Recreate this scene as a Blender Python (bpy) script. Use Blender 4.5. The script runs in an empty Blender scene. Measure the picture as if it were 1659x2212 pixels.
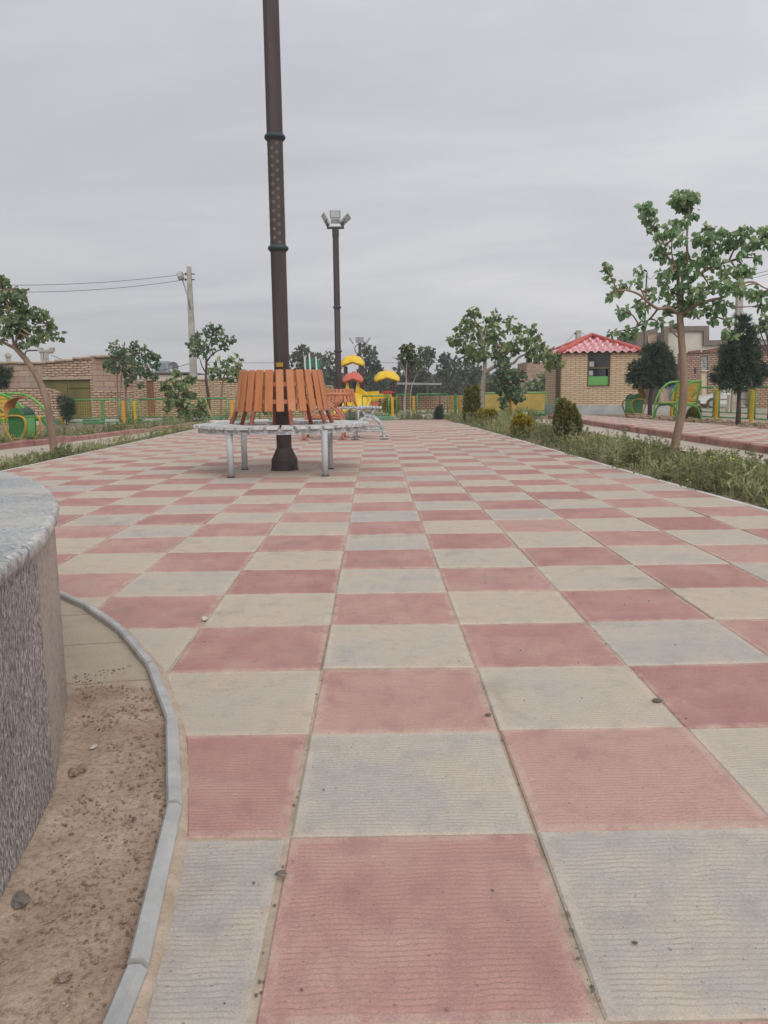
import bpy, math, random
import numpy as np
from mathutils import Vector, Matrix, noise as mnoise
sc = bpy.context.scene
rnd = random.Random(7)
PI = math.pi
# ------------------------------------------------------------------ camera
CAM_H = 0.897
CR = Vector((0.99985389, -0.0122489, -0.01192322))
CU = Vector((0.01360778, 0.14820577, 0.98886292))
CF = Vector((0.01034539, 0.98888069, -0.1483508))
FD = 2026.795 * 1659 / 1920          # focal length in units of a 1659 px wide picture
cam_d = bpy.data.cameras.new('camera'); cam = bpy.data.objects.new('camera', cam_d)
sc.collection.objects.link(cam); sc.camera = cam
cam_d.sensor_fit = 'VERTICAL'; cam_d.sensor_height = 36; cam_d.lens = 36 * FD / 2212
cam_d.clip_start = 0.05; cam_d.clip_end = 2000
M = Matrix((CR, CU, -CF)).transposed().to_4x4(); M.translation = (0, 0, CAM_H)
cam.matrix_world = M
def at(x, y, Y):
    d = CF + CR * ((x - 829.5) / FD) - CU * ((y - 1106) / FD)
    return Vector((0, 0, CAM_H)) + d * (Y / d.y)
# ------------------------------------------------------------------ sky and sun
SUN_EL, SUN_AZ = math.radians(36), math.radians(156)
w = bpy.data.worlds.new('World'); sc.world = w; w.use_nodes = True
nt = w.node_tree; nt.nodes.clear()
def N(t, typ, **kw):
    n = t.nodes.new(typ)
    for k, v in kw.items():
        if k[0] == '_': setattr(n, k[1:], v)
        else: n.inputs[k.replace('__', ' ')].default_value = v
    return n
def L(t, a, ao, b, bi): t.links.new(a.outputs[ao], b.inputs[bi])
tc = N(nt, 'ShaderNodeTexCoord'); sep = N(nt, 'ShaderNodeSeparateXYZ'); L(nt, tc, 'Generated', sep, 0)
den = N(nt, 'ShaderNodeMath', _operation='ADD'); den.inputs[1].default_value = 0.16; L(nt, sep, 2, den, 0)
dx = N(nt, 'ShaderNodeMath', _operation='DIVIDE'); L(nt, sep, 0, dx, 0); L(nt, den, 0, dx, 1)
dy = N(nt, 'ShaderNodeMath', _operation='DIVIDE'); L(nt, sep, 1, dy, 0); L(nt, den, 0, dy, 1)
cmb = N(nt, 'ShaderNodeCombineXYZ'); L(nt, dx, 0, cmb, 0); L(nt, dy, 0, cmb, 1)
mp = N(nt, 'ShaderNodeMapping'); mp.inputs['Rotation'].default_value = (0, 0, math.radians(24)); mp.inputs['Scale'].default_value = (0.48, 0.90, 1); mp.inputs['Location'].default_value = (3.1, 1.7, 0)
L(nt, cmb, 0, mp, 0)
n1 = N(nt, 'ShaderNodeTexNoise', Scale=1.25, Detail=7.0, Roughness=0.55, Distortion=0.9); L(nt, mp, 0, n1, 0)
n2 = N(nt, 'ShaderNodeTexNoise', Scale=0.45, Detail=3.0, Roughness=0.5); L(nt, mp, 0, n2, 0)
cl = N(nt, 'ShaderNodeValToRGB')
cl.color_ramp.elements[0].position = 0.38; cl.color_ramp.elements[0].color = (0.87, 0.88, 0.915, 1)
cl.color_ramp.elements[1].position = 0.63; cl.color_ramp.elements[1].color = (1.16, 1.16, 1.155, 1)
mixn = N(nt, 'ShaderNodeMath', _operation='MULTIPLY_ADD'); L(nt, n1, 0, mixn, 0); mixn.inputs[1].default_value = 0.55
hf = N(nt, 'ShaderNodeMath', _operation='MULTIPLY'); L(nt, n2, 0, hf, 0); hf.inputs[1].default_value = 0.45; L(nt, hf, 0, mixn, 2)
L(nt, mixn, 0, cl, 0)
el = N(nt, 'ShaderNodeValToRGB'); L(nt, sep, 2, el, 0)
e = el.color_ramp.elements
e[0].position = 0.0; e[0].color = (5.75, 5.68, 5.8, 1)
e[1].position = 1.0; e[1].color = (10.6, 10.7, 10.9, 1)
for p_, c_ in ((0.16, (6.2, 6.15, 6.3, 1)), (0.42, (6.8, 6.83, 7.0, 1)), (0.55, (7.1, 7.15, 7.35, 1))):
    q_ = e.new(p_); q_.color = c_
mul = N(nt, 'ShaderNodeMix', _data_type='RGBA', _blend_type='MULTIPLY'); mul.inputs[0].default_value = 1
az = N(nt, 'ShaderNodeMath', _operation='MULTIPLY_ADD'); L(nt, sep, 0, az, 0); az.inputs[1].default_value = .17; az.inputs[2].default_value = 1.0
azm = N(nt, 'ShaderNodeMix', _data_type='RGBA', _blend_type='MULTIPLY'); azm.inputs[0].default_value = 1; L(nt, el, 0, azm, 6); L(nt, az, 0, azm, 7)
L(nt, azm, 2, mul, 6); L(nt, cl, 0, mul, 7)
skyt = N(nt, 'ShaderNodeTexSky', _sky_type='NISHITA', _sun_disc=False, _sun_elevation=SUN_EL, _sun_rotation=SUN_AZ)
mx = N(nt, 'ShaderNodeMix', _data_type='RGBA'); mx.inputs[0].default_value = 0.96
L(nt, skyt, 0, mx, 6); L(nt, mul, 2, mx, 7)
bg = N(nt, 'ShaderNodeBackground', Strength=0.1); L(nt, mx, 2, bg, 0)
ow = N(nt, 'ShaderNodeOutputWorld'); L(nt, bg, 0, ow, 0)
sd = bpy.data.lights.new('sun', 'SUN'); sd.energy = 1.65; sd.angle = math.radians(42); sd.color = (1, 0.96, 0.9)
so = bpy.data.objects.new('sun', sd); sc.collection.objects.link(so)
sv = Vector((math.sin(SUN_AZ) * math.cos(SUN_EL), math.cos(SUN_AZ) * math.cos(SUN_EL), math.sin(SUN_EL)))
so.rotation_euler = sv.to_track_quat('Z', 'Y').to_euler(); so.location = (5, -5, 20)
sc.view_settings.view_transform = 'Standard'; sc.view_settings.look = 'None'
sc.view_settings.exposure = 0.0; sc.view_settings.gamma = 1
HAZE = .0016
# ------------------------------------------------------------------ helpers
col = sc.collection
class MB:
    def __init__(s): s.v = []; s.f = []; s.a = []
    def add(s, vs, fs, a=None):
        o = len(s.v); s.v.extend([tuple(p) for p in vs]); s.f.extend([tuple(i + o for i in f) for f in fs])
        if a is not None: s.a.extend([a] * len(fs))
    def box(s, c, d, rz=0, m=None):
        hx, hy, hz = d[0] / 2, d[1] / 2, d[2] / 2
        vs = [Vector((x * hx, y * hy, z * hz)) for x in (-1, 1) for y in (-1, 1) for z in (-1, 1)]
        R = m or Matrix.Rotation(rz, 3, 'Z')
        s.add([R @ v + Vector(c) for v in vs], [(0, 1, 3, 2), (4, 6, 7, 5), (0, 4, 5, 1), (2, 3, 7, 6), (0, 2, 6, 4), (1, 5, 7, 3)])
    def rbox(s, c, d, b=0.006, m=None):            # box with chamfered edges
        hx, hy, hz = d[0] / 2, d[1] / 2, d[2] / 2
        R = m or Matrix.Identity(3); C = Vector(c); vs = []
        for z, i in ((-hz, b), (-hz + b, 0), (hz - b, 0), (hz, b)):
            x, y = hx - i, hy - i; k = b if i == 0 else 0
            vs += [(-x + k, -y, z), (x - k, -y, z), (x, -y + k, z), (x, y - k, z), (x - k, y, z), (-x + k, y, z), (-x, y - k, z), (-x, -y + k, z)]
        fs = [tuple(range(7, -1, -1)), tuple(range(24, 32))]
        for r in range(3):
            for i in range(8): j = (i + 1) % 8; fs.append((r * 8 + i, r * 8 + j, r * 8 + 8 + j, r * 8 + 8 + i))
        s.add([R @ Vector(v) + C for v in vs], fs)
    def tube(s, pts, rad, n=8, cap=True, a=None):
        pts = [Vector(p) for p in pts]
        if not hasattr(rad, '__len__'): rad = [rad] * len(pts)
        vs = []; up = None
        for i, p in enumerate(pts):
            t = (pts[min(i + 1, len(pts) - 1)] - pts[max(i - 1, 0)]).normalized()
            if up is None: up = Vector((0, 0, 1)) if abs(t.z) < .9 else Vector((1, 0, 0))
            x = t.cross(up).normalized(); y = x.cross(t).normalized(); up = y
            for k in range(n):
                an = 2 * PI * (k + .5) / n; vs.append(p + (x * math.cos(an) + y * math.sin(an)) * rad[i])
        fs = [(i * n + k, i * n + (k + 1) % n, (i + 1) * n + (k + 1) % n, (i + 1) * n + k) for i in range(len(pts) - 1) for k in range(n)]
        if cap: fs += [tuple(range(n - 1, -1, -1)), tuple((len(pts) - 1) * n + k for k in range(n))]
        s.add(vs, fs, a)
    def lathe(s, prof, n=24, c=(0, 0, 0), ph=0):
        vs = [(c[0] + r * math.cos(ph + 2 * PI * k / n), c[1] + r * math.sin(ph + 2 * PI * k / n), c[2] + z) for r, z in prof for k in range(n)]
        fs = [(i * n + k, i * n + (k + 1) % n, (i + 1) * n + (k + 1) % n, (i + 1) * n + k) for i in range(len(prof) - 1) for k in range(n)]
        fs += [tuple(range(n - 1, -1, -1)), tuple((len(prof) - 1) * n + k for k in range(n))]
        s.add(vs, fs)
    def prism(s, poly, vec):
        n = len(poly); poly = [Vector(p) for p in poly]; vec = Vector(vec)
        s.add(poly + [p + vec for p in poly], [tuple(range(n)), tuple(range(2 * n - 1, n - 1, -1))] + [(i, i + n, (i + 1) % n + n, (i + 1) % n) for i in range(n)])
    def build(s, name, mat, parent=None, smooth=False, loc=None):
        return mesh(name, s.v, s.f, mat, parent, smooth, s.a if s.a else None, loc)
def mesh(name, v, f, mat, parent=None, smooth=False, attr=None, loc=None, fix=True, uv=None):
    me = bpy.data.meshes.new(name); me.from_pydata(v, [], f); me.materials.append(mat)
    if fix:
        import bmesh
        if len(f) < 20000:
            bm = bmesh.new(); bm.from_mesh(me); bmesh.ops.recalc_face_normals(bm, faces=bm.faces); bm.to_mesh(me); bm.free()
    nl = len(me.loops); li = np.empty(nl, dtype=np.int32); me.loops.foreach_get('vertex_index', li)
    uvl = me.uv_layers.new(name='UVMap')
    if uv is None:
        co = np.array(v, dtype=np.float32)[li]
        nf = len(me.polygons); no = np.empty(nf * 3, dtype=np.float32); me.polygons.foreach_get('normal', no); no = np.abs(no.reshape(-1, 3))
        tot = np.empty(nf, dtype=np.int32); me.polygons.foreach_get('loop_total', tot)
        ax = np.repeat(np.argmax(no, axis=1), tot)
        u = np.where(ax == 0, co[:, 1], co[:, 0]); vv = np.where(ax == 2, co[:, 1], co[:, 2])
        data = np.stack([u, vv], 1)
    else: data = np.array(uv, dtype=np.float32)
    uvl.data.foreach_set('uv', data.ravel().astype(np.float32))
    if attr is not None:
        tot = np.empty(len(me.polygons), dtype=np.int32); me.polygons.foreach_get('loop_total', tot)
        a = np.array(attr, dtype=np.float32)
        if a.ndim == 1: a = np.stack([a, a, a], 1)
        a = np.repeat(np.c_[a, np.ones(len(a))], tot, axis=0).astype(np.float32)
        ca = me.color_attributes.new('tint', 'FLOAT_COLOR', 'CORNER'); ca.data.foreach_set('color', a.ravel())
    if smooth: me.polygons.foreach_set('use_smooth', [True] * len(me.polygons))
    me.update()
    o = bpy.data.objects.new(name, me); col.objects.link(o)
    if parent: o.parent = parent
    if loc is not None: o.location = loc
    return o
def tag(o, label=None, cat=None, group=None, kind=None):
    if label: o['label'] = label
    if cat: o['category'] = cat
    if group: o['group'] = group
    if kind: o['kind'] = kind
    return o
def thing(name, label, cat, loc=(0, 0, 0), rz=0, group=None):
    o = bpy.data.objects.new(name, None); col.objects.link(o); o.location = loc; o.rotation_euler = (0, 0, rz)
    o.empty_display_size = 0.2
    return tag(o, label, cat, group)
def dup(root, loc, rz=0, label=None):
    r = root.copy(); col.objects.link(r); r.location = loc; r.rotation_euler = (0, 0, rz)
    if label: r['label'] = label
    for ch in list(root.children):
        c = ch.copy(); col.objects.link(c); c.parent = r
        for g in list(ch.children):
            d = g.copy(); col.objects.link(d); d.parent = c
    return r
# ------------------------------------------------------------------ materials
def newmat(name):
    m = bpy.data.materials.new(name); m.use_nodes = True; t = m.node_tree
    return m, t, t.nodes['Principled BSDF']
def rgb(c): return (c[0], c[1], c[2], 1)
def ramp(t, src, so_, stops):
    r = N(t, 'ShaderNodeValToRGB'); L(t, src, so_, r, 0); e = r.color_ramp.elements
    e[0].position, e[0].color = stops[0][0], rgb(stops[0][1]); e[1].position, e[1].color = stops[-1][0], rgb(stops[-1][1])
    for p_, c_ in stops[1:-1]: q = e.new(p_); q.color = rgb(c_)
    return r
def mat(name, c1, c2=None, scale=8, rough=0.6, bump=0.0, bscale=None, detail=5, lo=.35, hi=.65, stretch=(1, 1, 1), metal=0, spec=.4, coord='Object', bdist=.01):
    m, t, b = newmat(name)
    b.inputs['Roughness'].default_value = rough; b.inputs['Metallic'].default_value = metal; b.inputs['Specular IOR Level'].default_value = spec
    tcn = N(t, 'ShaderNodeTexCoord'); mpn = N(t, 'ShaderNodeMapping'); mpn.inputs['Scale'].default_value = stretch; L(t, tcn, coord, mpn, 0)
    nz = N(t, 'ShaderNodeTexNoise', Scale=scale, Detail=detail, Roughness=.6); L(t, mpn, 0, nz, 0)
    r = ramp(t, nz, 0, [(lo, c1), (hi, c2 or c1)]); L(t, r, 0, b, 'Base Color')
    if bump:
        nb = N(t, 'ShaderNodeTexNoise', Scale=bscale or scale * 4, Detail=6, Roughness=.65); L(t, mpn, 0, nb, 0)
        bp = N(t, 'ShaderNodeBump', Strength=bump, Distance=bdist); L(t, nb, 0, bp, 'Height'); L(t, bp, 0, b, 'Normal')
    return m
def mixc(t, f, a, b_):
    m = N(t, 'ShaderNodeMix', _data_type='RGBA')
    for s_, i in ((f, 0), (a, 6), (b_, 7)):
        if isinstance(s_, tuple) and len(s_) == 2 and hasattr(s_[0], 'outputs'): t.links.new(s_[0].outputs[s_[1]], m.inputs[i])
        elif i == 0: m.inputs[0].default_value = s_
        else: m.inputs[i].default_value = rgb(s_)
    return (m, 2)
def mth(t, op, a, b_=None, c_=None, clamp=False):
    m = N(t, 'ShaderNodeMath', _operation=op, _use_clamp=clamp)
    for i, s_ in enumerate((a, b_, c_)):
        if s_ is None: continue
        if isinstance(s_, tuple): t.links.new(s_[0].outputs[s_[1]], m.inputs[i])
        else: m.inputs[i].default_value = s_
    return (m, 0)
def setc(t, src, b, name='Base Color'): t.links.new(src[0].outputs[src[1]], b.inputs[name])
def brickmat(name, c1, c2, mortar, bw, bh, ms, rough=.85, distort=.0, bump=.6, dirt=None, dirtamt=.4, scale_noise=2.5, offset=.5):
    m, t, b = newmat(name); b.inputs['Roughness'].default_value = rough; b.inputs['Specular IOR Level'].default_value = .2
    uv = N(t, 'ShaderNodeUVMap'); src = (uv, 0)
    if distort:
        nz = N(t, 'ShaderNodeTexNoise', Scale=3.0, Detail=4.0); L(t, uv, 0, nz, 0)
        va = N(t, 'ShaderNodeVectorMath', _operation='MULTIPLY_ADD'); L(t, nz, 1, va, 0); va.inputs[1].default_value = (distort,) * 3; L(t, uv, 0, va, 2); src = (va, 0)
    br = N(t, 'ShaderNodeTexBrick', Scale=1.0, Mortar__Size=ms, Mortar__Smooth=.25, Bias=0.0, Brick__Width=bw, Row__Height=bh); br.offset = offset
    br.inputs['Color1'].default_value = rgb(c1); br.inputs['Color2'].default_value = rgb(c2); br.inputs['Mortar'].default_value = rgb(mortar)
    t.links.new(src[0].outputs[src[1]], br.inputs[0])
    cn = (br, 0)
    nz2 = N(t, 'ShaderNodeTexNoise', Scale=scale_noise, Detail=6.0, Roughness=.65); L(t, uv, 0, nz2, 0)
    if dirt:
        r = ramp(t, nz2, 0, [(.42, (0, 0, 0)), (.68, (dirtamt,) * 3)]); cn = mixc(t, (r, 0), cn, dirt)
    nz3 = N(t, 'ShaderNodeTexNoise', Scale=40.0, Detail=4.0); L(t, uv, 0, nz3, 0)
    r3 = ramp(t, nz3, 0, [(.3, (.8, .8, .8)), (.7, (1.15, 1.15, 1.15))])
    mm = N(t, 'ShaderNodeMix', _data_type='RGBA', _blend_type='MULTIPLY'); mm.inputs[0].default_value = 1
    t.links.new(cn[0].outputs[cn[1]], mm.inputs[6]); L(t, r3, 0, mm, 7); setc(t, (mm, 2), b)
    h = mth(t, 'MULTIPLY_ADD', (nz3, 0), .35, mth(t, 'SUBTRACT', 1.0, (br, 1)))
    bp = N(t, 'ShaderNodeBump', Strength=bump, Distance=.012); t.links.new(h[0].outputs[0], bp.inputs['Height']); L(t, bp, 0, b, 'Normal')
    return m
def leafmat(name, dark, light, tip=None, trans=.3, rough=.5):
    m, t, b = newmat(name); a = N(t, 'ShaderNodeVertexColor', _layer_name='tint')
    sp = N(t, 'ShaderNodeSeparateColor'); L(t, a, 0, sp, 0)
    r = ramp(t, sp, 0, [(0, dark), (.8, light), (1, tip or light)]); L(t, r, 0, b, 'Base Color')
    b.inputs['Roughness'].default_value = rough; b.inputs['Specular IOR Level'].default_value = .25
    tr = N(t, 'ShaderNodeBsdfTranslucent'); L(t, r, 0, tr, 0)
    mxs = N(t, 'ShaderNodeMixShader'); mxs.inputs[0].default_value = trans
    L(t, b, 0, mxs, 1); L(t, tr, 0, mxs, 2); L(t, mxs, 0, t.nodes['Material Output'], 0)
    return m
def granite(name, cols, sc_, lo=.38, hi=.62, dust=None, vert=True):
    m, t, b = newmat(name); b.inputs['Roughness'].default_value = .5; b.inputs['Specular IOR Level'].default_value = .35
    tcn = N(t, 'ShaderNodeTexCoord'); mpn = N(t, 'ShaderNodeMapping'); mpn.inputs['Scale'].default_value = sc_; L(t, tcn, 'Object', mpn, 0)
    nz = N(t, 'ShaderNodeTexNoise', Scale=1.0, Detail=5.0, Roughness=.7, Distortion=.6); L(t, mpn, 0, nz, 0)
    k = len(cols); r = ramp(t, nz, 0, [(lo + (hi - lo) * i / (k - 1), c) for i, c in enumerate(cols)])
    n2_ = N(t, 'ShaderNodeTexNoise', Scale=3.0, Detail=4.0); L(t, tcn, 'Object', n2_, 0)
    rr = ramp(t, n2_, 0, [(.35, (.85, .85, .85)), (.65, (1.12, 1.12, 1.12))])
    mm = N(t, 'ShaderNodeMix', _data_type='RGBA', _blend_type='MULTIPLY'); mm.inputs[0].default_value = 1; L(t, r, 0, mm, 6); L(t, rr, 0, mm, 7)
    c = (mm, 2)
    if dust:
        n3_ = N(t, 'ShaderNodeTexNoise', Scale=4.5, Detail=7.0, Roughness=.7); L(t, tcn, 'Object', n3_, 0)
        rd = ramp(t, n3_, 0, [(.46, (0, 0, 0)), (.6, (.65, .65, .65))]); c = mixc(t, (rd, 0), c, dust)
    setc(t, c, b)
    bp = N(t, 'ShaderNodeBump', Strength=.35, Distance=.004); L(t, nz, 0, bp, 'Height'); L(t, bp, 0, b, 'Normal')
    return m
def meshwire(name, c): return mat(name, c, c, rough=.5)

m_soil = mat('soil', (.20, .15, .105), (.30, .235, .17), 1.6, .95, .9, 14, lo=.3, hi=.7, spec=.1, bdist=.03)
m_ground = mat('ground_far', (.27, .22, .165), (.36, .30, .235), .35, .95, .5, 3, spec=.1, bdist=.05)
m_path = mat('path_earth', (.38, .325, .27), (.46, .40, .34), .9, .95, .35, 30, spec=.1)
m_dirt = mat('ring_dirt', (.27, .19, .125), (.46, .35, .25), 5.0, .95, 1.0, 55, lo=.32, hi=.62, spec=.1, bdist=.02)
m_crumb = mat('crumbs', (.16, .11, .08), (.40, .31, .23), 30, .95, .3, spec=.1)
m_mortar = mat('sand_mortar', (.40, .305, .23), (.52, .42, .33), 14, .95, .8, 90, spec=.1, bdist=.008)
m_joint = mat('joint_sand', (.33, .265, .20), (.50, .41, .32), 9, .95, .7, 60, spec=.1, bdist=.01)
m_kerbw = mat('white_stone', (.33, .33, .325), (.46, .458, .45), 9, .55, .15, 60, stretch=(1, 1, 1))
m_kerbr = mat('red_kerb', (.22, .095, .085), (.40, .21, .185), 3.5, .85, .5, 40, lo=.3, hi=.6)
m_kerbwp = mat('white_kerb_paint', (.45, .44, .41), (.62, .61, .58), 5, .8, .3, 40)
m_kerbgp = mat('green_kerb_paint', (.09, .20, .12), (.16, .29, .19), 5, .8, .3, 40)
m_gr_dark = granite('granite_dark', [(.07, .064, .064), (.195, .175, .172), (.33, .29, .285), (.52, .475, .465)], (165, 165, 72))
m_gr_beige = granite('granite_beige', [(.16, .14, .125), (.29, .25, .215), (.41, .355, .305), (.50, .44, .38)], (165, 165, 70))
m_gr_top = granite('granite_cap', [(.14, .145, .145), (.27, .275, .275), (.36, .362, .36), (.52, .515, .50)], (100, 170, 60), dust=(.46, .44, .41))
m_rim = granite('granite_rim', [(.17, .17, .17), (.36, .355, .35), (.56, .55, .53)], (55, 55, 40), dust=(.52, .49, .44))
m_pole = mat('pole_brown', (.043, .028, .03), (.072, .048, .048), 2.0, .62, .1, 60, stretch=(3, 3, .6))
m_polep = mat('perforated_brown', (.048, .036, .034), (.07, .05, .045), 2.0, .6)
m_collar = mat('collar_teal', (.022, .036, .045), (.04, .06, .07), 6, .5)
m_hole = mat('hole_light', (.24, .20, .15), (.30, .25, .19), 6, .7)  # pale disc colour stands for light showing through the perforations
m_orange = mat('orange_slat', (.42, .155, .062), (.50, .20, .085), 1.6, .5, .1, 30, stretch=(6, 6, .5))
m_orange2 = mat('orange_metal', (.42, .15, .085), (.50, .19, .11), 3, .45)
m_redbr = mat('redbrown_metal', (.20, .055, .032), (.26, .08, .045), 3, .5)
m_wpaint = mat('worn_white_paint', (.24, .265, .29), (.52, .53, .535), 26, .6, .5, 60, lo=.40, hi=.56, stretch=(1, 1, 1))
m_wseat = mat('worn_white_slat', (.33, .34, .345), (.55, .55, .545), 18, .6, .3, 60, lo=.36, hi=.52)
m_wleg = mat('grey_leg', (.36, .38, .40), (.50, .52, .53), 5, .5, .1, 40, stretch=(1, 1, .3))
m_green = mat('green_paint', (.085, .30, .055), (.14, .40, .085), 4, .4)
m_greent = mat('green_rail', (.06, .24, .07), (.12, .34, .12), 4, .4)
m_yellow = mat('yellow_paint', (.50, .29, .02), (.60, .37, .035), 4, .45)
m_yslat = mat('yellow_slat', (.55, .33, .02), (.66, .42, .03), 4, .45)
m_mustard = mat('mustard_tube', (.44, .25, .03), (.54, .31, .045), 5, .45)
m_rust = mat('rusty_orange', (.30, .12, .03), (.45, .20, .05), 6, .5)
m_bing = mat('bin_green', (.035, .15, .04), (.06, .20, .06), 4, .4)
m_binl = mat('bin_light_green', (.12, .33, .10), (.16, .40, .14), 4, .45)
m_bind = mat('bin_dark', (.012, .05, .03), (.018, .06, .035), 4, .5)
m_wire = meshwire('wire_yellow', (.50, .38, .06))
m_conc = mat('concrete_pole', (.30, .28, .25), (.42, .40, .365), 3, .9, .3, 30)
m_metal = mat('grey_metal', (.22, .23, .24), (.32, .33, .34), 5, .45, metal=.3)
m_darkm = mat('dark_metal', (.03, .03, .035), (.05, .05, .055), 5, .5)
m_glassl = mat('lamp_glass', (.42, .45, .45), (.55, .58, .57), 3, .15, spec=.6)
m_blackw = mat('black_cable', (.03, .03, .03), (.04, .04, .04), 3, .6)
m_kbrick = brickmat('kiosk_brick', (.56, .42, .285), (.64, .49, .345), (.19, .115, .07), .32, .068, .011, bump=.35, dirt=(.38, .29, .2), dirtamt=.35, scale_noise=1.2)
m_adobe = brickmat('old_brick', (.42, .275, .19), (.60, .445, .325), (.12, .075, .05), .29, .095, .021, distort=.08, bump=1.0, dirt=(.40, .30, .23), dirtamt=.55, scale_noise=1.4)
m_block = brickmat('block_wall', (.34, .215, .155), (.42, .30, .225), (.17, .115, .085), .44, .22, .012, distort=.04, bump=.7, dirt=(.36, .33, .30), dirtamt=.55, scale_noise=.9)
m_adoby = brickmat('yellow_old_brick', (.46, .345, .225), (.62, .49, .345), (.17, .115, .075), .29, .085, .018, distort=.1, bump=.9, dirt=(.40, .31, .21), dirtamt=.6, scale_noise=1.3)
m_redbrick = brickmat('red_old_brick', (.38, .225, .165), (.52, .335, .25), (.12, .075, .055), .30, .13, .03, distort=.1, bump=1.0, dirt=(.30, .21, .155), dirtamt=.5, scale_noise=.8)
m_plinth = mat('plinth_plaster', (.27, .29, .305), (.40, .41, .415), 1.8, .9, .5, 20)
m_olive = mat('olive_gate', (.115, .10, .03), (.17, .145, .05), 2.0, .7, .1, 20, stretch=(1, 1, .4))
m_oliveF = mat('olive_frame', (.075, .06, .022), (.11, .085, .03), 4, .6)
m_pane = mat('dark_pane', (.018, .02, .024), (.03, .032, .036), 2, .08, spec=.6)
m_gpanel = mat('green_panel', (.10, .30, .075), (.13, .36, .10), 3, .5)
m_paper = mat('paper', (.30, .31, .33), (.40, .41, .42), 10, .8)
m_mudtop = mat('mud_coping', (.33, .25, .185), (.43, .34, .26), 3, .95, .8, 18, bdist=.03)
m_timber = mat('timber', (.14, .06, .035), (.22, .10, .06), 4, .85, .5, 30, stretch=(4, 4, .5))
m_beige = mat('beige_render', (.50, .45, .385), (.57, .52, .455), 1.2, .9, .15, 20)
m_fascia = mat('brown_fascia', (.155, .115, .095), (.20, .155, .13), 2, .8)
m_blue = mat('blue_gate', (.13, .33, .58), (.19, .40, .64), 2, .5)
m_carw = mat('car_white', (.62, .64, .66), (.68, .70, .72), 1, .25, spec=.5)
m_cargl = mat('car_glass', (.05, .06, .065), (.08, .09, .095), 2, .08, spec=.6)
m_tyre = mat('tyre', (.02, .02, .02), (.03, .03, .03), 5, .85)
m_hub = mat('wheel_hub', (.30, .31, .32), (.36, .37, .38), 4, .4, metal=.4)
m_lampw = mat('headlamp', (.5, .52, .54), (.6, .62, .63), 4, .15)
m_redl = mat('red_lens', (.35, .03, .02), (.4, .04, .03), 4, .3)
m_asph = mat('street_asphalt', (.25, .235, .215), (.32, .30, .275), 1.2, .95, .3, 30)
m_pyel = mat('play_yellow', (.68, .43, .008), (.74, .49, .015), 2, .38)
m_pora = mat('play_orange', (.62, .26, .015), (.68, .30, .02), 2, .38)
m_pred = mat('play_red', (.52, .09, .06), (.58, .12, .08), 2, .38)
m_pdred = mat('play_dark_red', (.38, .03, .035), (.42, .04, .045), 2, .38)
m_pblue = mat('play_blue', (.02, .06, .28), (.03, .08, .33), 2, .38)
m_pbrown = mat('play_post', (.05, .03, .028), (.07, .04, .036), 3, .5)
m_pgreen = mat('play_green', (.015, .17, .11), (.02, .2, .13), 3, .5)
m_white = mat('white_paint', (.62, .62, .6), (.7, .7, .68), 4, .5)
m_bark = mat('young_bark', (.19, .125, .085), (.30, .215, .155), 7, .9, .7, 40, stretch=(1, 1, .3), bdist=.01)
m_barkd = mat('dark_bark', (.05, .034, .028), (.095, .065, .05), 10, .95, .9, 40, stretch=(1, 1, .4), bdist=.01)
m_barkp = mat('pale_bark', (.28, .24, .19), (.40, .35, .29), 8, .9, .4, 40)
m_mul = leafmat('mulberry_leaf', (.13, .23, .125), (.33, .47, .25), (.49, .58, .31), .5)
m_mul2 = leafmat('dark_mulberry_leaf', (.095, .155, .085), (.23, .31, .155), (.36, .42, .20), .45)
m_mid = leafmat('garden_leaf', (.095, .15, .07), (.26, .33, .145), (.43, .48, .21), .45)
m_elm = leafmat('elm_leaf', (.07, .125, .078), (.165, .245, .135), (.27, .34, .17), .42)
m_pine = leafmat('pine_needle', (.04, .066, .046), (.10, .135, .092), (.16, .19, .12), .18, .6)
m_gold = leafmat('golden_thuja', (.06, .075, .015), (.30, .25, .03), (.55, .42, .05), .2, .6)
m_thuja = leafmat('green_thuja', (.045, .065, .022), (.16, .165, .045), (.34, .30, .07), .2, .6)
m_far = leafmat('far_leaf', (.09, .105, .08), (.13, .15, .11), (.17, .19, .13), .3)
m_fary = leafmat('far_olive_leaf', (.035, .055, .02), (.085, .105, .035), (.13, .14, .05), .2)
m_weed = leafmat('weed_leaf', (.16, .185, .09), (.40, .42, .21), (.70, .66, .42), .45, .7)
m_flower = mat('yellow_flower', (.62, .48, .03), (.7, .55, .04), 4, .6)
m_stone = mat('small_stone', (.10, .085, .075), (.24, .20, .17), 30, .9, .3)
m_stonel = mat('pale_stone', (.5, .47, .42), (.6, .57, .52), 30, .9, .3)
# roof tile: glossy red sheet, lacquered
m_roof = mat('red_roof_sheet', (.50, .15, .165), (.60, .22, .235), 3, .17, spec=1.0)
m_roof.node_tree.nodes['Principled BSDF'].inputs['Coat Weight'].default_value = 1.0; m_roof.node_tree.nodes['Principled BSDF'].inputs['Coat Roughness'].default_value = .08; m_roof.node_tree.nodes['Principled BSDF'].inputs['Coat IOR'].default_value = 1.9
m_hip = mat('red_hip_cap', (.42, .075, .055), (.50, .10, .075), 3, .45)

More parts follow.
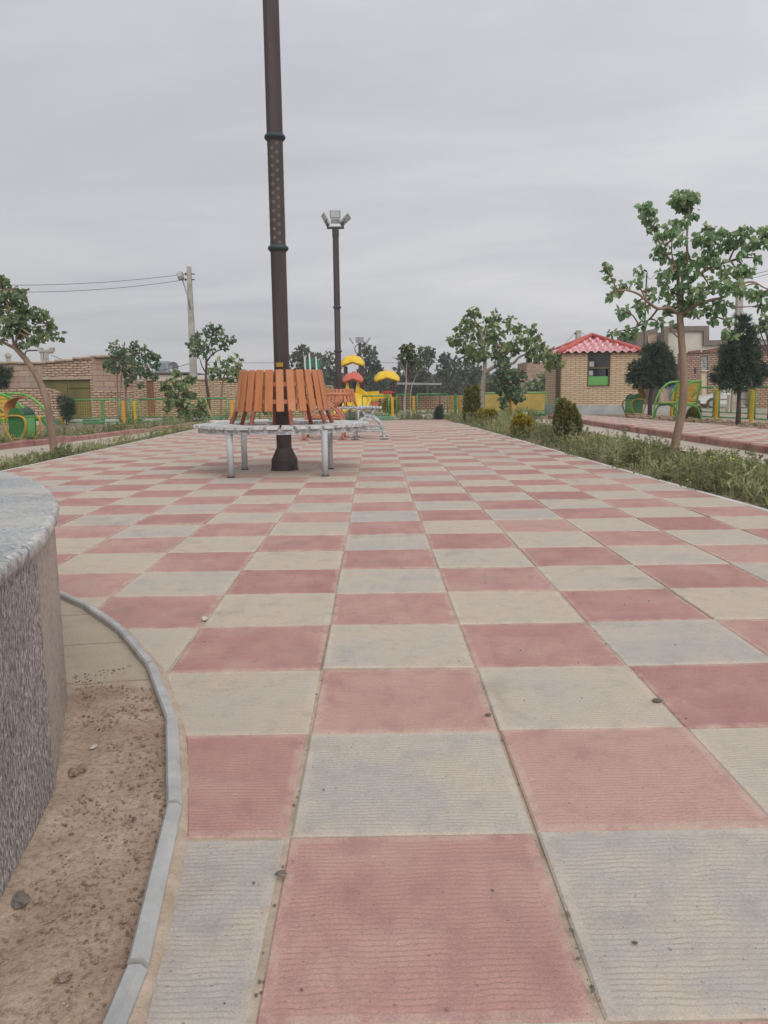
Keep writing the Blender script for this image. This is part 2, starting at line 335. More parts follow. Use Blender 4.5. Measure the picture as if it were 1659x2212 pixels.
# ------------------------------------------------------------------ the plaza paving
T, TX, TY = 0.5, -0.18669, 1.03879
RC = (-4.30, 0.90); R_DRUM, R_IN, R_OUT = 3.66, 3.911, 3.944
R_CUT = 3.950
EDGE = [(2.84, -2), (2.83, 6), (2.74, 8), (2.64, 11), (2.52, 15), (2.36, 19), (2.22, 22), (2.05, 26)]
def xmax(y):
    for (x0, y0), (x1, y1) in zip(EDGE, EDGE[1:]):
        if y <= y1: return x0 + (x1 - x0) * (y - y0) / (y1 - y0)
    return EDGE[-1][0]
def clip(poly, px, py, nx, ny):                       # keep points with (p - (px,py)).n <= 0
    out = []
    for i in range(len(poly)):
        a, b = poly[i], poly[(i + 1) % len(poly)]
        da = (a[0] - px) * nx + (a[1] - py) * ny; db = (b[0] - px) * nx + (b[1] - py) * ny
        if da <= 0: out.append(a)
        if (da < 0 < db) or (db < 0 < da):
            k = da / (da - db); out.append((a[0] + (b[0] - a[0]) * k, a[1] + (b[1] - a[1]) * k))
    return out
def inset(poly, d):
    n = len(poly); L_ = []
    for i in range(n):
        a, b = poly[i], poly[(i + 1) % n]; ex, ey = b[0] - a[0], b[1] - a[1]; l = math.hypot(ex, ey) or 1e-9
        L_.append((a[0] - ey / l * d, a[1] + ex / l * d, ex / l, ey / l))
    out = []
    for i in range(n):
        x1, y1, u1, v1 = L_[i - 1]; x2, y2, u2, v2 = L_[i]; dt = u1 * v2 - v1 * u2
        if abs(dt) < 1e-3: out.append((x2, y2)); continue
        k = ((x2 - x1) * v2 - (y2 - y1) * u2) / dt; out.append((x1 + u1 * k, y1 + v1 * k))
    return out
def area(p): return .5 * sum(p[i][0] * p[(i + 1) % len(p)][1] - p[(i + 1) % len(p)][0] * p[i][1] for i in range(len(p)))
def tile_material():
    m, t, b = newmat('paving_tile'); b.inputs['Roughness'].default_value = .85; b.inputs['Specular IOR Level'].default_value = .25
    uv = N(t, 'ShaderNodeUVMap'); a = N(t, 'ShaderNodeVertexColor', _layer_name='tint'); sp = N(t, 'ShaderNodeSeparateColor'); L(t, a, 0, sp, 0)
    tcn = N(t, 'ShaderNodeTexCoord'); su = N(t, 'ShaderNodeSeparateXYZ'); L(t, uv, 0, su, 0)
    big = N(t, 'ShaderNodeTexNoise', Scale=3.2, Detail=5.0, Roughness=.6); L(t, tcn, 'Object', big, 0)
    mid = N(t, 'ShaderNodeTexNoise', Scale=13.0, Detail=6.0, Roughness=.7); L(t, tcn, 'Object', mid, 0)
    fine = N(t, 'ShaderNodeTexNoise', Scale=260.0, Detail=3.0, Roughness=.7); L(t, tcn, 'Object', fine, 0)
    # grey tiles: bluish grey cement to sandy beige
    gm = mth(t, 'ADD', mth(t, 'MULTIPLY_ADD', (big, 0), 2.6, -1.3), (sp, 1), clamp=False)
    gr = ramp(t, gm[0], 0, [(-.05, (.418, .383, .346)), (.22, (.455, .402, .343)), (.85, (.485, .413, .332))])
    rm = mth(t, 'ADD', mth(t, 'MULTIPLY_ADD', (big, 0), 2.2, -1.1), (sp, 2))
    rd = ramp(t, rm[0], 0, [(.05, (.37, .19, .175)), (.5, (.42, .235, .21)), (.95, (.46, .29, .25))])
    c = mixc(t, (sp, 0), (gr, 0), (rd, 0))
    # blotchy darker damp marks
    bl = ramp(t, mid, 0, [(.28, (.80, .79, .80)), (.5, (1, 1, 1)), (.75, (1.08, 1.06, 1.02))])
    mm = N(t, 'ShaderNodeMix', _data_type='RGBA', _blend_type='MULTIPLY'); mm.inputs[0].default_value = 1; t.links.new(c[0].outputs[2], mm.inputs[6]); L(t, bl, 0, mm, 7); c = (mm, 2)
    # distance to tile edge
    du = mth(t, 'MINIMUM', (su, 0), mth(t, 'SUBTRACT', 1.0, (su, 0))); dv = mth(t, 'MINIMUM', (su, 1), mth(t, 'SUBTRACT', 1.0, (su, 1)))
    de = mth(t, 'MINIMUM', du, dv)
    inner = N(t, 'ShaderNodeMapRange', _interpolation_type='SMOOTHSTEP'); inner.inputs[1].default_value = .035; inner.inputs[2].default_value = .06
    t.links.new(de[0].outputs[0], inner.inputs[0])
    # sand dust collected along the edges
    dn = N(t, 'ShaderNodeTexNoise', Scale=22.0, Detail=6.0, Roughness=.75); L(t, tcn, 'Object', dn, 0)
    dd = mth(t, 'MULTIPLY_ADD', (dn, 0), .34, mth(t, 'MULTIPLY', de, -1.0))
    dm = N(t, 'ShaderNodeMapRange', _interpolation_type='SMOOTHSTEP'); dm.inputs[1].default_value = .135; dm.inputs[2].default_value = .21; dm.inputs[4].default_value = .58
    t.links.new(dd[0].outputs[0], dm.inputs[0]); c = mixc(t, (dm, 0), c, (.455, .355, .265))
    # smooth pale rim of each tile, broken by wear; old damp stains; cracks
    rim = mth(t, 'MULTIPLY', mth(t, 'SUBTRACT', 1.0, (inner, 0)), ramp_f(t, mid, .35, .62)); c = mixc(t, mth(t, 'MULTIPLY', rim, .24), c, (.52, .455, .385))
    st = N(t, 'ShaderNodeTexNoise', Scale=2.1, Detail=7.0, Roughness=.62, Distortion=.8); mps = N(t, 'ShaderNodeMapping'); mps.inputs['Location'].default_value = (4.2, 1.3, 0); L(t, tcn, 'Object', mps, 0); L(t, mps, 0, st, 0)
    c = mixc(t, mth(t, 'MULTIPLY', ramp_f(t, st, .56, .72), .42), c, (.25, .20, .165))
    sp2 = N(t, 'ShaderNodeTexNoise', Scale=85.0, Detail=2.0, Roughness=.5); L(t, tcn, 'Object', sp2, 0)
    c = mixc(t, mth(t, 'MULTIPLY', ramp_f(t, sp2, .70, .73), .5), c, (.12, .085, .07))
    # dust trodden under the round benches
    for bx_, by_ in ((-1.05, 9.4), (-1.02, 23.75)):
        vd = N(t, 'ShaderNodeVectorMath', _operation='DISTANCE'); L(t, tcn, 'Object', vd, 0); vd.inputs[1].default_value = (bx_, by_, 0)
        q_ = mth(t, 'MULTIPLY_ADD', (mid, 0), .9, mth(t, 'MULTIPLY', (vd, 1), -1.0)); mr_ = N(t, 'ShaderNodeMapRange', _interpolation_type='SMOOTHSTEP'); mr_.inputs[1].default_value = -.85; mr_.inputs[2].default_value = .1; mr_.inputs[4].default_value = .75
        t.links.new(q_[0].outputs[0], mr_.inputs[0]); c = mixc(t, (mr_, 0), c, (.37, .305, .25))
    # wavy ridges pressed across each tile
    wn = N(t, 'ShaderNodeTexNoise', Scale=9.0, Detail=3.0, Roughness=.55); L(t, tcn, 'Object', wn, 0)
    wv = mth(t, 'MULTIPLY_ADD', (su, 1), 2 * PI * 38, mth(t, 'MULTIPLY', (wn, 0), 15.0))
    sn = mth(t, 'MULTIPLY_ADD', mth(t, 'SINE', wv), .5, .5)
    gro = mth(t, 'POWER', sn, 3.0)
    wear = ramp(t, mid, 0, [(.36, (.15, .15, .15)), (.6, (1, 1, 1))])
    ga = mth(t, 'MULTIPLY', mth(t, 'MULTIPLY', gro, (wear, 0)), (inner, 0))
    c = mixc(t, mth(t, 'MULTIPLY', ga, .26), c, (.20, .135, .105))
    fr = ramp(t, fine, 0, [(.25, (.78, .78, .78)), (.5, (1, 1, 1)), (.75, (1.2, 1.2, 1.2))])
    m2 = N(t, 'ShaderNodeMix', _data_type='RGBA', _blend_type='MULTIPLY'); m2.inputs[0].default_value = 1; t.links.new(c[0].outputs[2], m2.inputs[6]); L(t, fr, 0, m2, 7); c = (m2, 2)
    # chips: pale spalled spots
    vo = N(t, 'ShaderNodeTexNoise', Scale=48.0, Detail=4.0, Roughness=.8); L(t, tcn, 'Object', vo, 0)
    chm = mth(t, 'MULTIPLY', ramp_f(t, vo, .61, .64), ramp_f(t, big, .54, .64)); c = mixc(t, mth(t, 'MULTIPLY', chm, .6), c, (.55, .45, .38))
    setc(t, c, b)
    h = mth(t, 'MULTIPLY_ADD', ga, -.5, mth(t, 'MULTIPLY', (fine, 0), .35))
    bp = N(t, 'ShaderNodeBump', Strength=.55, Distance=.0035); t.links.new(h[0].outputs[0], bp.inputs['Height']); L(t, bp, 0, b, 'Normal')
    return m
def ramp_f(t, n, lo, hi):
    r = N(t, 'ShaderNodeMapRange', _interpolation_type='SMOOTHSTEP'); r.inputs[1].default_value = lo; r.inputs[2].default_value = hi; L(t, n, 0, r, 0)
    return (r, 0)
m_tile = tile_material()
def pave(name, tiles, m):
    """tiles: list of (polygon, cell origin, cell size, red?, base z)"""
    v, f, uv, at_ = [], [], [], []
    for poly, (ox, oy), s, red, z0 in tiles:
        if len(poly) < 3 or area(poly) < .004: continue
        tz = rnd.gauss(0, .0012); ax, ay = rnd.gauss(0, .005), rnd.gauss(0, .005)
        a = (1.0 if red else 0.0, min(1, max(0, rnd.gauss(.5, .33))), min(1, max(0, rnd.gauss(.5, .26))))
        rings = [(poly, -.024), (poly, -.0035), (inset(poly, .0045), 0)]
        if area(rings[2][0]) < .002: continue
        n = len(poly); o = len(v)
        for pl, dz in rings:
            for x, y in pl: v.append((x, y, z0 + tz + dz + (x - ox - s / 2) * ax + (y - oy - s / 2) * ay))
        fs = [tuple(o + 2 * n + i for i in range(n))] + [(o + r * n + i, o + r * n + (i + 1) % n, o + (r + 1) * n + (i + 1) % n, o + (r + 1) * n + i) for r in range(2) for i in range(n)]
        for q in fs:
            f.append(q); at_.append(a)
            for i in q: uv.append(((v[i][0] - ox) / s, (v[i][1] - oy) / s))
    return mesh(name, v, f, m, attr=at_, fix=False, uv=uv)
tiles = []
coljit = {}
for i in range(-10, 9):
    for j in range(-3, 52):
        gx, gy = .0026, .0013
        wob = .004 * math.sin(j * .37 + i * .8) + .0025 * math.sin(j * .9 + i)
        x0, y0 = TX + i * T + wob, TY + j * T + rnd.gauss(0, .0016)
        p = [(x0 + gx, y0 + gy), (x0 + T - gx, y0 + gy), (x0 + T - gx, y0 + T - gy), (x0 + gx, y0 + T - gy)]
        p = [(x + rnd.gauss(0, .0012), y + rnd.gauss(0, .001)) for x, y in p]
        cx, cy = x0 + T / 2, y0 + T / 2
        p = clip(p, xmax(cy), cy, 1, .027)
        p = clip(p, -4.43, 0, -1, 0) if p else p
        p = clip(p, -4.43, 22.9, -.37, 1) if p else p           # far edge, oblique on the left
        p = clip(p, 0, 24.75, 0, 1) if p else p
        if not p or len(p) < 3: continue
        d = [math.hypot(x - RC[0], y - RC[1]) for x, y in p]
        if max(d) < R_CUT: continue
        if min(d) < R_CUT + .08:
            mxv = sum(q[0] for q in p) / len(p) - RC[0]; myv = sum(q[1] for q in p) / len(p) - RC[1]; l = math.hypot(mxv, myv)
            p = clip(p, RC[0] + mxv / l * R_CUT, RC[1] + myv / l * R_CUT, -mxv, -myv)
            if not p: continue
        tiles.append((p, (x0, y0), T, (i + j) % 2 == 0, 0.0))
paving = tag(pave('paving', tiles, m_tile), kind='structure')
# sand bed under the tiles, soil of the park, the wide ground round it
def sheet(name, poly, z, m, kind='structure', thick=None):
    b = MB()
    if thick: b.prism([(x, y, z) for x, y in poly], (0, 0, -thick))
    else: b.add([(x, y, z) for x, y in poly], [tuple(range(len(poly)))])
    return tag(b.build(name, m), kind=kind)
sheet('ground', [(-400, -60), (400, -60), (400, 700), (-400, 700)], -.36, m_ground)
PARK = [(-16, -6), (13, -6), (11.6, 12), (10.05, 17.2), (9.1, 22.2), (8.75, 25), (9.6, 25.4), (9.8, 32.5), (5.9, 32.5), (5.9, 28.6), (.4, 27.2), (-4.6, 26.2), (-9.8, 26.2), (-13, 26.2), (-16, 20)]
sheet('park_ground', PARK, -.045, m_soil, thick=.36)
sheet('sand_bed', [(x, y) for x, y in ((-4.43, -1), (2.83, -1), (2.83, 6), (2.74, 8), (2.64, 11), (2.52, 15), (2.36, 19), (2.22, 22), (2.1, 24.75), (.55, 24.75), (-4.43, 22.9))], -.0045, m_joint)
eb = MB()                                                                # thin pale edging along both sides of the plaza
for (x0, y0), (x1, y1) in zip(EDGE, EDGE[1:-1]): eb.prism([(x0 + .004, y0, -.06), (x0 + .055, y0, -.06), (x1 + .055, y1, -.06), (x1 + .004, y1, -.06)], (0, 0, .058))
eb.box((-4.46, 10.5, -.03), (.05, 24.6, .058))
tag(eb.build('plaza_edging', m_kerbwp), kind='structure')
# ------------------------------------------------------------------ ring bed, its kerb, granite drum
def pol(r, a, z=0.0): return Vector((RC[0] + r * math.cos(a), RC[1] + r * math.sin(a), z))
v, f = [], []
A0, A1, NA, NR = math.radians(-25), math.radians(80), 260, 14
for i in range(NA + 1):
    a = A0 + (A1 - A0) * i / NA
    for k in range(NR + 1):
        r = R_DRUM - .03 + (R_IN + .01 - R_DRUM + .03) * k / NR; p = pol(r, a)
        far = max(0, min(1, (a - .30) / .12))
        h = mnoise.fractal(Vector((p.x * 6, p.y * 6, 0)), 1, 2, 5) * .012 * (1 - far * .85) + .006 * (1 - abs(2 * k / NR - 1))
        v.append((p.x, p.y, -.001 + .008 * (k < 3) + h * .6))
for i in range(NA):
    for k in range(NR): o = i * (NR + 1) + k; f.append((o, o + 1, o + NR + 2, o + NR + 1))
def ringdirt():
    m, t, b = newmat('ring_bed'); b.inputs['Roughness'].default_value = .95; b.inputs['Specular IOR Level'].default_value = .1
    tcn = N(t, 'ShaderNodeTexCoord'); s_ = N(t, 'ShaderNodeSeparateXYZ'); L(t, tcn, 'Object', s_, 0)
    n_a = N(t, 'ShaderNodeTexNoise', Scale=4.0, Detail=6.0, Roughness=.65); L(t, tcn, 'Object', n_a, 0)
    n_b = N(t, 'ShaderNodeTexNoise', Scale=75.0, Detail=4.0, Roughness=.75); L(t, tcn, 'Object', n_b, 0)
    c = (ramp(t, n_a, 0, [(.3, (.315, .222, .162)), (.5, (.39, .29, .218)), (.7, (.52, .40, .315))]), 0)
    mm = N(t, 'ShaderNodeMix', _data_type='RGBA', _blend_type='MULTIPLY'); mm.inputs[0].default_value = 1
    t.links.new(c[0].outputs[0], mm.inputs[6]); L(t, ramp(t, n_b, 0, [(.3, (.6, .58, .56)), (.5, (1, 1, 1)), (.75, (1.2, 1.18, 1.15))]), 0, mm, 7)
    # old concrete flags show where the dirt thins out towards the far end
    fl = ramp(t, n_a, 0, [(.3, (.40, .335, .255)), (.7, (.47, .405, .32))])
    k = mth(t, 'MULTIPLY_ADD', (s_, 1), 1.6, mth(t, 'MULTIPLY_ADD', (n_a, 0), 2.6, -5.0))
    mr = N(t, 'ShaderNodeMapRange', _interpolation_type='SMOOTHSTEP'); mr.inputs[1].default_value = -.2; mr.inputs[2].default_value = .35; t.links.new(k[0].outputs[0], mr.inputs[0])
    ln = mth(t, 'LESS_THAN', mth(t, 'FRACT', mth(t, 'MULTIPLY_ADD', (s_, 1), 2.3, mth(t, 'MULTIPLY', (s_, 0), -.45))), .025)
    fc = mixc(t, mth(t, 'MULTIPLY', ln, .6), (fl, 0), (.2, .15, .1))
    c = mixc(t, (mr, 0), (mm, 2), fc); setc(t, c, b)
    bp = N(t, 'ShaderNodeBump', Strength=.8, Distance=.008); L(t, n_b, 0, bp, 'Height'); L(t, bp, 0, b, 'Normal')
    return m
tag(mesh('ring_bed_dirt', v, f, ringdirt(), smooth=True, fix=False), kind='structure')
kb = MB()
KA = [math.radians(x) for x in (-18.2, -11, -3.7, 3.6, 10.9, 18.2, 25.2, 32.0, 38.6, 46, 53, 60.5, 68, 75)]
for a0, a1 in zip(KA, KA[1:]):
    g = .0016; tz = rnd.gauss(0, .0018)
    prof = [(R_IN, -.06), (R_IN, .019 + tz), (R_IN + .005, .025 + tz), (R_OUT - .010, .025 + tz), (R_OUT, .014 + tz), (R_OUT, -.06)]
    ends = [[pol(r, a, z) for r, z in prof] for a in (a0 + g, a1 - g)]
    n = len(prof)
    kb.add(ends[0] + ends[1], [tuple(range(n)), tuple(range(2 * n - 1, n - 1, -1))] + [(i, (i + 1) % n, (i + 1) % n + n, i + n) for i in range(n)])
tag(kb.build('ring_kerb', m_kerbw), kind='structure')
v, f = [], []                                                            # sandy mortar smeared between kerb and cut tiles
NA = 520
for i in range(NA + 1):
    a = A0 + (A1 - A0) * i / NA
    for k in range(4):
        wv = 3.960 + .006 * mnoise.noise(Vector((a * 26, 1.5, 0))) + .006 * mnoise.noise(Vector((a * 110, 7, 0)))
        r = [R_OUT - .018, R_OUT - .002, (R_OUT + wv) / 2, wv][k]; p = pol(r, a); v.append((p.x, p.y, [.010, .0085, .0062, -.0045][k] + .002 * mnoise.noise(p * 30)))
for i in range(NA):
    for k in range(3): o = i * 4 + k; f.append((o, o + 1, o + 5, o + 4))
tag(mesh('mortar_strip', v, f, m_mortar, smooth=True, fix=False), kind='structure')
FA = [13.1 + 9.4 * k for k in range(-6, 9)]
drum = thing('granite_planter_wall', 'low round wall clad in speckled granite slabs with a rough edged grey cap', 'wall', (RC[0], RC[1], -.03))
for i, (a0, a1) in enumerate(zip(FA, FA[1:])):
    b = MB(); g = .0007
    q = [pol(r, math.radians(a)) - Vector((RC[0], RC[1], 0)) for r, a in ((R_DRUM, a0 + g * 40), (R_DRUM, a1 - g * 40), (R_DRUM - .03, a1 - g * 40), (R_DRUM - .03, a0 + g * 40))]
    b.prism([(p.x, p.y, 0) for p in q], (0, 0, .585))
    o = b.build('granite_panel', m_gr_dark if a0 < 13 else m_gr_beige, drum)
    o['label'] = 'dark speckled granite panel' if a0 < 13 else 'beige speckled granite panel'
core = MB(); core.prism([(3.625 * math.cos(math.radians(a)), 3.625 * math.sin(math.radians(a)), 0) for a in FA] + [(0, 0, 0)], (0, 0, .58))
core.build('core', m_conc, drum)
cap = MB(); v, f = [], []; NA = 300
aa0, aa1 = math.radians(FA[0]), math.radians(FA[-1])
def facet_r(a, R):
    d = math.degrees(a); k = (d - FA[0]) / 9.4; fr = (k - math.floor(k) - .5) * 9.4
    return R * math.cos(math.radians(4.7)) / math.cos(math.radians(fr)) * .35 + R * .65
prof = [(0, .627, 0), (1.2, .627, 0), (2.6, .627, 0), (3.45, .627, 0), (3.660, .627, .0004), (3.669, .625, .0012), (3.674, .620, .0022), (3.675, .606, .003), (3.672, .592, .0025), (3.60, .5868, 0)]
for i in range(NA + 1):
    a = aa0 + (aa1 - aa0) * i / NA
    for r, z, j in prof:
        rr = facet_r(a, r) + j * (mnoise.noise(Vector((a * 260, z * 90, 0))) + .6 * mnoise.noise(Vector((a * 90, z * 30, 3))))
        v.append((rr * math.cos(a), rr * math.sin(a), z + .4 * j * mnoise.noise(Vector((a * 200, r * 40, 9)))))
n = len(prof)
for i in range(NA):
    for k in range(n - 1): f.append((i * n + k, i * n + k + 1, (i + 1) * n + k + 1, (i + 1) * n + k))
top = [q for q in f if (q[0] % n) < 4]; rim = [q for q in f if (q[0] % n) >= 4]
mesh('cap', v, top, m_gr_top, drum, True, fix=False)
mesh('cap_edge', v, rim, m_rim, drum, True, fix=False)
# ------------------------------------------------------------------ paths, side walks, kerbs
PL = [(-4.86, 2), (-4.86, 26), (-4.95, 26), (-5.05, 21.3), (-5.52, 18.8), (-5.80, 17.4), (-5.96, 15.7), (-6.45, 13.6), (-7.6, 9.5), (-8.6, 2)]
sheet('path', PL, -.022, m_path)
PR = [(4.42, -2), (5.38, -2), (5.34, 24.6), (4.2, 24.6), (4.5, 17), (4.46, 11)]
sheet('path', PR, -.022, m_path)
tiles = []
for i in range(0, 8):
    for j in range(0, 48):
        x0, y0 = 5.5 + i * .3, 9 + j * .35
        p = [(x0 + .003, y0 + .003), (x0 + .297, y0 + .003), (x0 + .297, y0 + .347), (x0 + .003, y0 + .347)]
        yc = y0 + .17; xm = 7.4 if yc < 18 else 7.4 - .14 * (yc - 18)
        p = clip(p, xm, yc, 1, .1)
        if p and yc < 25: tiles.append((p, (x0, y0), .35, (i + j) % 2 == 0, .085))
tag(pave('side_pavement', tiles, m_tile), kind='structure')
sheet('side_pavement_bed', [(5.49, 9), (7.41, 9), (7.41, 18), (6.45, 25), (5.49, 25)], .06, m_joint, thick=.11)
def kerbrun(name, pts, wd, z0, z1, mats, seg=.5, jit=.004):
    bs = [MB() for _ in mats]; k = 0
    for a, b in zip(pts, pts[1:]):
        a, b = Vector((*a, 0)), Vector((*b, 0)); l = (b - a).length; n = max(1, round(l / seg)); d = (b - a) / n; nn = Vector((-d.y, d.x, 0)).normalized() * wd
        for i in range(n):
            p, q = a + d * i + d * .012, a + d * (i + 1) - d * .012; zt = z1 + rnd.gauss(0, jit); o = nn * rnd.gauss(0, .04)
            bs[k % len(mats)].prism([p + o + Vector((0, 0, z0)), p + o + Vector((0, 0, zt - .015)), p + o + nn * .12 + Vector((0, 0, zt)), p + o + nn + Vector((0, 0, zt)), p + o + nn + Vector((0, 0, z0))], q - p); k += 1
    for b, m in zip(bs, mats): tag(b.build(name, m), kind='structure')
kerbrun('kerb', [(5.36, 8), (5.34, 25)], -.13, -.1, .088, [m_kerbr], .6)
kerbrun('kerb', [(-7.2, 11), (-6.36, 13.7), (-5.92, 15.8), (-5.75, 17.4), (-5.45, 18.9), (-4.98, 21.4), (-4.7, 24.4)], .13, -.1, .08, [m_kerbr], .5, .012)
kerbrun('kerb', [(-4.6, 22.9), (.62, 24.84)], .16, -.1, .115, [m_kerbwp, m_kerbgp], .55)
kerbrun('kerb', [(.9, 26.9), (6.0, 28.2)], .16, -.1, .09, [m_kerbgp, m_kerbwp], .6)
kerbrun('kerb', [(-11, 25.6), (-4.75, 25.6)], .16, -.1, .11, [m_kerbwp, m_kerbgp], .6)
sheet('street', [(9.2, 40), (60, 36), (60, 56.5), (9.2, 57.5)], -.352, m_asph)
sheet('pavement_strip', [(8.8, 10), (10.9, 10), (10.6, 16), (9.75, 20), (9.1, 25.2), (8.4, 25.2), (9.0, 20), (9.3, 17)], -.0395, mat('pale_concrete', (.42, .40, .37), (.52, .50, .47), 1.5, .9, .2, 20))
for (k, pl_) in enumerate([[(-7, 27.6), (12, 29.5), (14, 34), (-8, 33)]]): sheet('track', pl_, -.352, m_ground)
kerbrun('kerb', [(-2, 41), (5.4, 42)], .16, -.36, -.15, [m_kerbwp, m_ground], .9)
# ------------------------------------------------------------------ lamp posts
def lamp_post(name, label, loc, zc, ztop, r, zmid_hole=True, s=1.0):
    t = thing(name, label, 'lamp post', loc)
    ph = PI / 8; k = 1 / math.cos(PI / 8)
    zb = 0.0
    b = MB(); b.lathe([(r * k, .24 * s), (r * k, zc[0])], 8, ph=ph); b.build('pole', m_pole, t); b = MB(); b.lathe([(r * k * 1.02, zc[1]), (r * k * .98, ztop)], 8, ph=ph); b.build('pole', m_pole, t)
    b = MB(); b.lathe([(r * k * .985, zc[0] - .02), (r * k * .985, zc[1] + .02)], 8, ph=ph); sl = b.build('perforated_sleeve', m_polep, t)
    b = MB(); n = int((zc[1] - zc[0] - .08) / .094)
    for q in range(4):
        for i in range(n + 1):
            z = zc[0] + .06 + i * .094
            for side in (0, 1):
                zz = z + side * .047
                if zz > zc[1] - .05: continue
                xo = (.5 - side) * .056
                for d in range(7):
                    px, pz = (0, 0) if d == 6 else (.0125 * math.cos(d * PI / 3), .0125 * math.sin(d * PI / 3))
                    m = Matrix.Rotation(q * PI / 2, 3, 'Z'); c = m @ Vector((xo + px, -r * 1.0 + .0005, zz + pz))
                    vs = [c + m @ Vector((.0046 * math.cos(u * PI / 3), -.002, .0046 * math.sin(u * PI / 3))) for u in range(6)]
                    b.add(vs, [tuple(range(6))])
    b.build('hole_pattern', m_hole, t)
    for z in zc:
        b = MB(); b.lathe([(r * 1.0, z - .03), (r * 1.16, z - .03), (r * 1.2, z - .015), (r * 1.36, z - .012), (r * 1.40, z + .006), (r * 1.34, z + .022), (r * 1.16, z + .026), (r * 1.12, z + .04), (r, z + .04)], 32); b.build('collar', m_collar, t, True)
    b = MB(); b.lathe([(r * k * 1.75, .03), (r * k * 1.75, .12 * s), (r * k * 1.02, .255 * s)], 8, ph=ph); b.build('flared_foot', m_pole, t)
    b = MB(); b.lathe([(r * 2.0, 0), (r * 2.0, .022), (r * 1.9, .03)], 8, ph=ph)
    for a in range(4): b.lathe([(.014, .028), (.014, .055)], 6, (r * 1.83 * math.cos(PI / 4 + a * PI / 2), r * 1.83 * math.sin(PI / 4 + a * PI / 2), 0))
    b.build('base_plate', m_pole, t)
    # lamp head: bracket with floodlights
    b = MB(); b.lathe([(r * 1.18, ztop - .16), (r * 1.18, ztop + .03)], 8, ph=ph); b.box((0, 0, ztop + .075), (.48, .10, .055))
    for sx in (-1, 1): b.box((sx * .225, 0, ztop + .17), (.025, .05, .15))
    b.build('head_bracket', m_darkm, t)
    def flood(name_, c, R):
        b = MB(); b.rbox(c, (.30, .05, .21), .01, R); h = b.build(name_, m_metal, t)
        b = MB(); b.box(Vector(c) + R @ Vector((0, -.027, 0)), (.245, .006, .16), m=R); b.build('lens', m_glassl, h)
        b = MB(); b.rbox(Vector(c) + R @ Vector((0, -.004, -.18)), (.25, .06, .125), .008, R); b.build('driver_box', m_metal, h)
    flood('floodlight', (0, -.03, ztop + .43), Matrix.Rotation(.12, 3, 'X'))
    flood('floodlight', (-.30, .02, ztop + .36), Matrix.Rotation(.5, 3, 'Y').inverted() @ Matrix.Rotation(-1.25, 3, 'Z'))
    flood('floodlight', (.32, .02, ztop + .33), Matrix.Rotation(.85, 3, 'Y') @ Matrix.Rotation(1.25, 3, 'Z'))
    return t
P1 = Vector((-1.045, 9.38, 0)); P2 = Vector((-1.02, 23.75, 0))
lp = lamp_post('lamp_post', 'near brown octagonal lamp post rising through the round bench, its head above the picture', P1, (2.47, 3.64), 6.0, .083)
b = MB(); b.rbox((-.015, -.0895, 1.195), (.076, .013, .048), .003); pb = b.build('service_plate', m_mustard, lp)
b = MB(); b.box((-.015, -.0972, 1.206), (.07, .003, .005)); b.box((-.015, -.0972, 1.186), (.07, .003, .005)); b.build('plate_slot', m_redbr, pb)
lamp_post('lamp_post', 'farther brown lamp post with three floodlights spread on its top bracket', P2, (2.02, 3.25), 5.36, .085)
# far third post with a round bracket
q = at(778, 800, 62); t = thing('lamp_post', 'distant lamp post with floodlights and a ring bracket in front of the cypress', 'lamp post', (q.x, q.y, -.36))
b = MB(); b.tube([(0, 0, 0), (0, 0, 5.0)], .12, 8); b.build('pole', m_darkm, t)
b = MB()
for k in range(24): a0, a1 = 2 * PI * k / 24, 2 * PI * (k + 1) / 24; b.tube([(.38 * math.cos(a0), 0, 4.35 + .36 * math.sin(a0)), (.38 * math.cos(a1), 0, 4.35 + .36 * math.sin(a1))], .035, 5)
b.build('ring_bracket', m_darkm, t)
b = MB(); b.box((0, -.1, 5.0), (.62, .1, .42)); b.build('floodlight', m_metal, t)
for s in (-1, 1):
    b = MB(); b.box((s * .62, 0, 4.95), (.10, .4, .5), m=Matrix.Rotation(s * .6, 3, 'Y')); b.build('floodlight', m_metal, t)
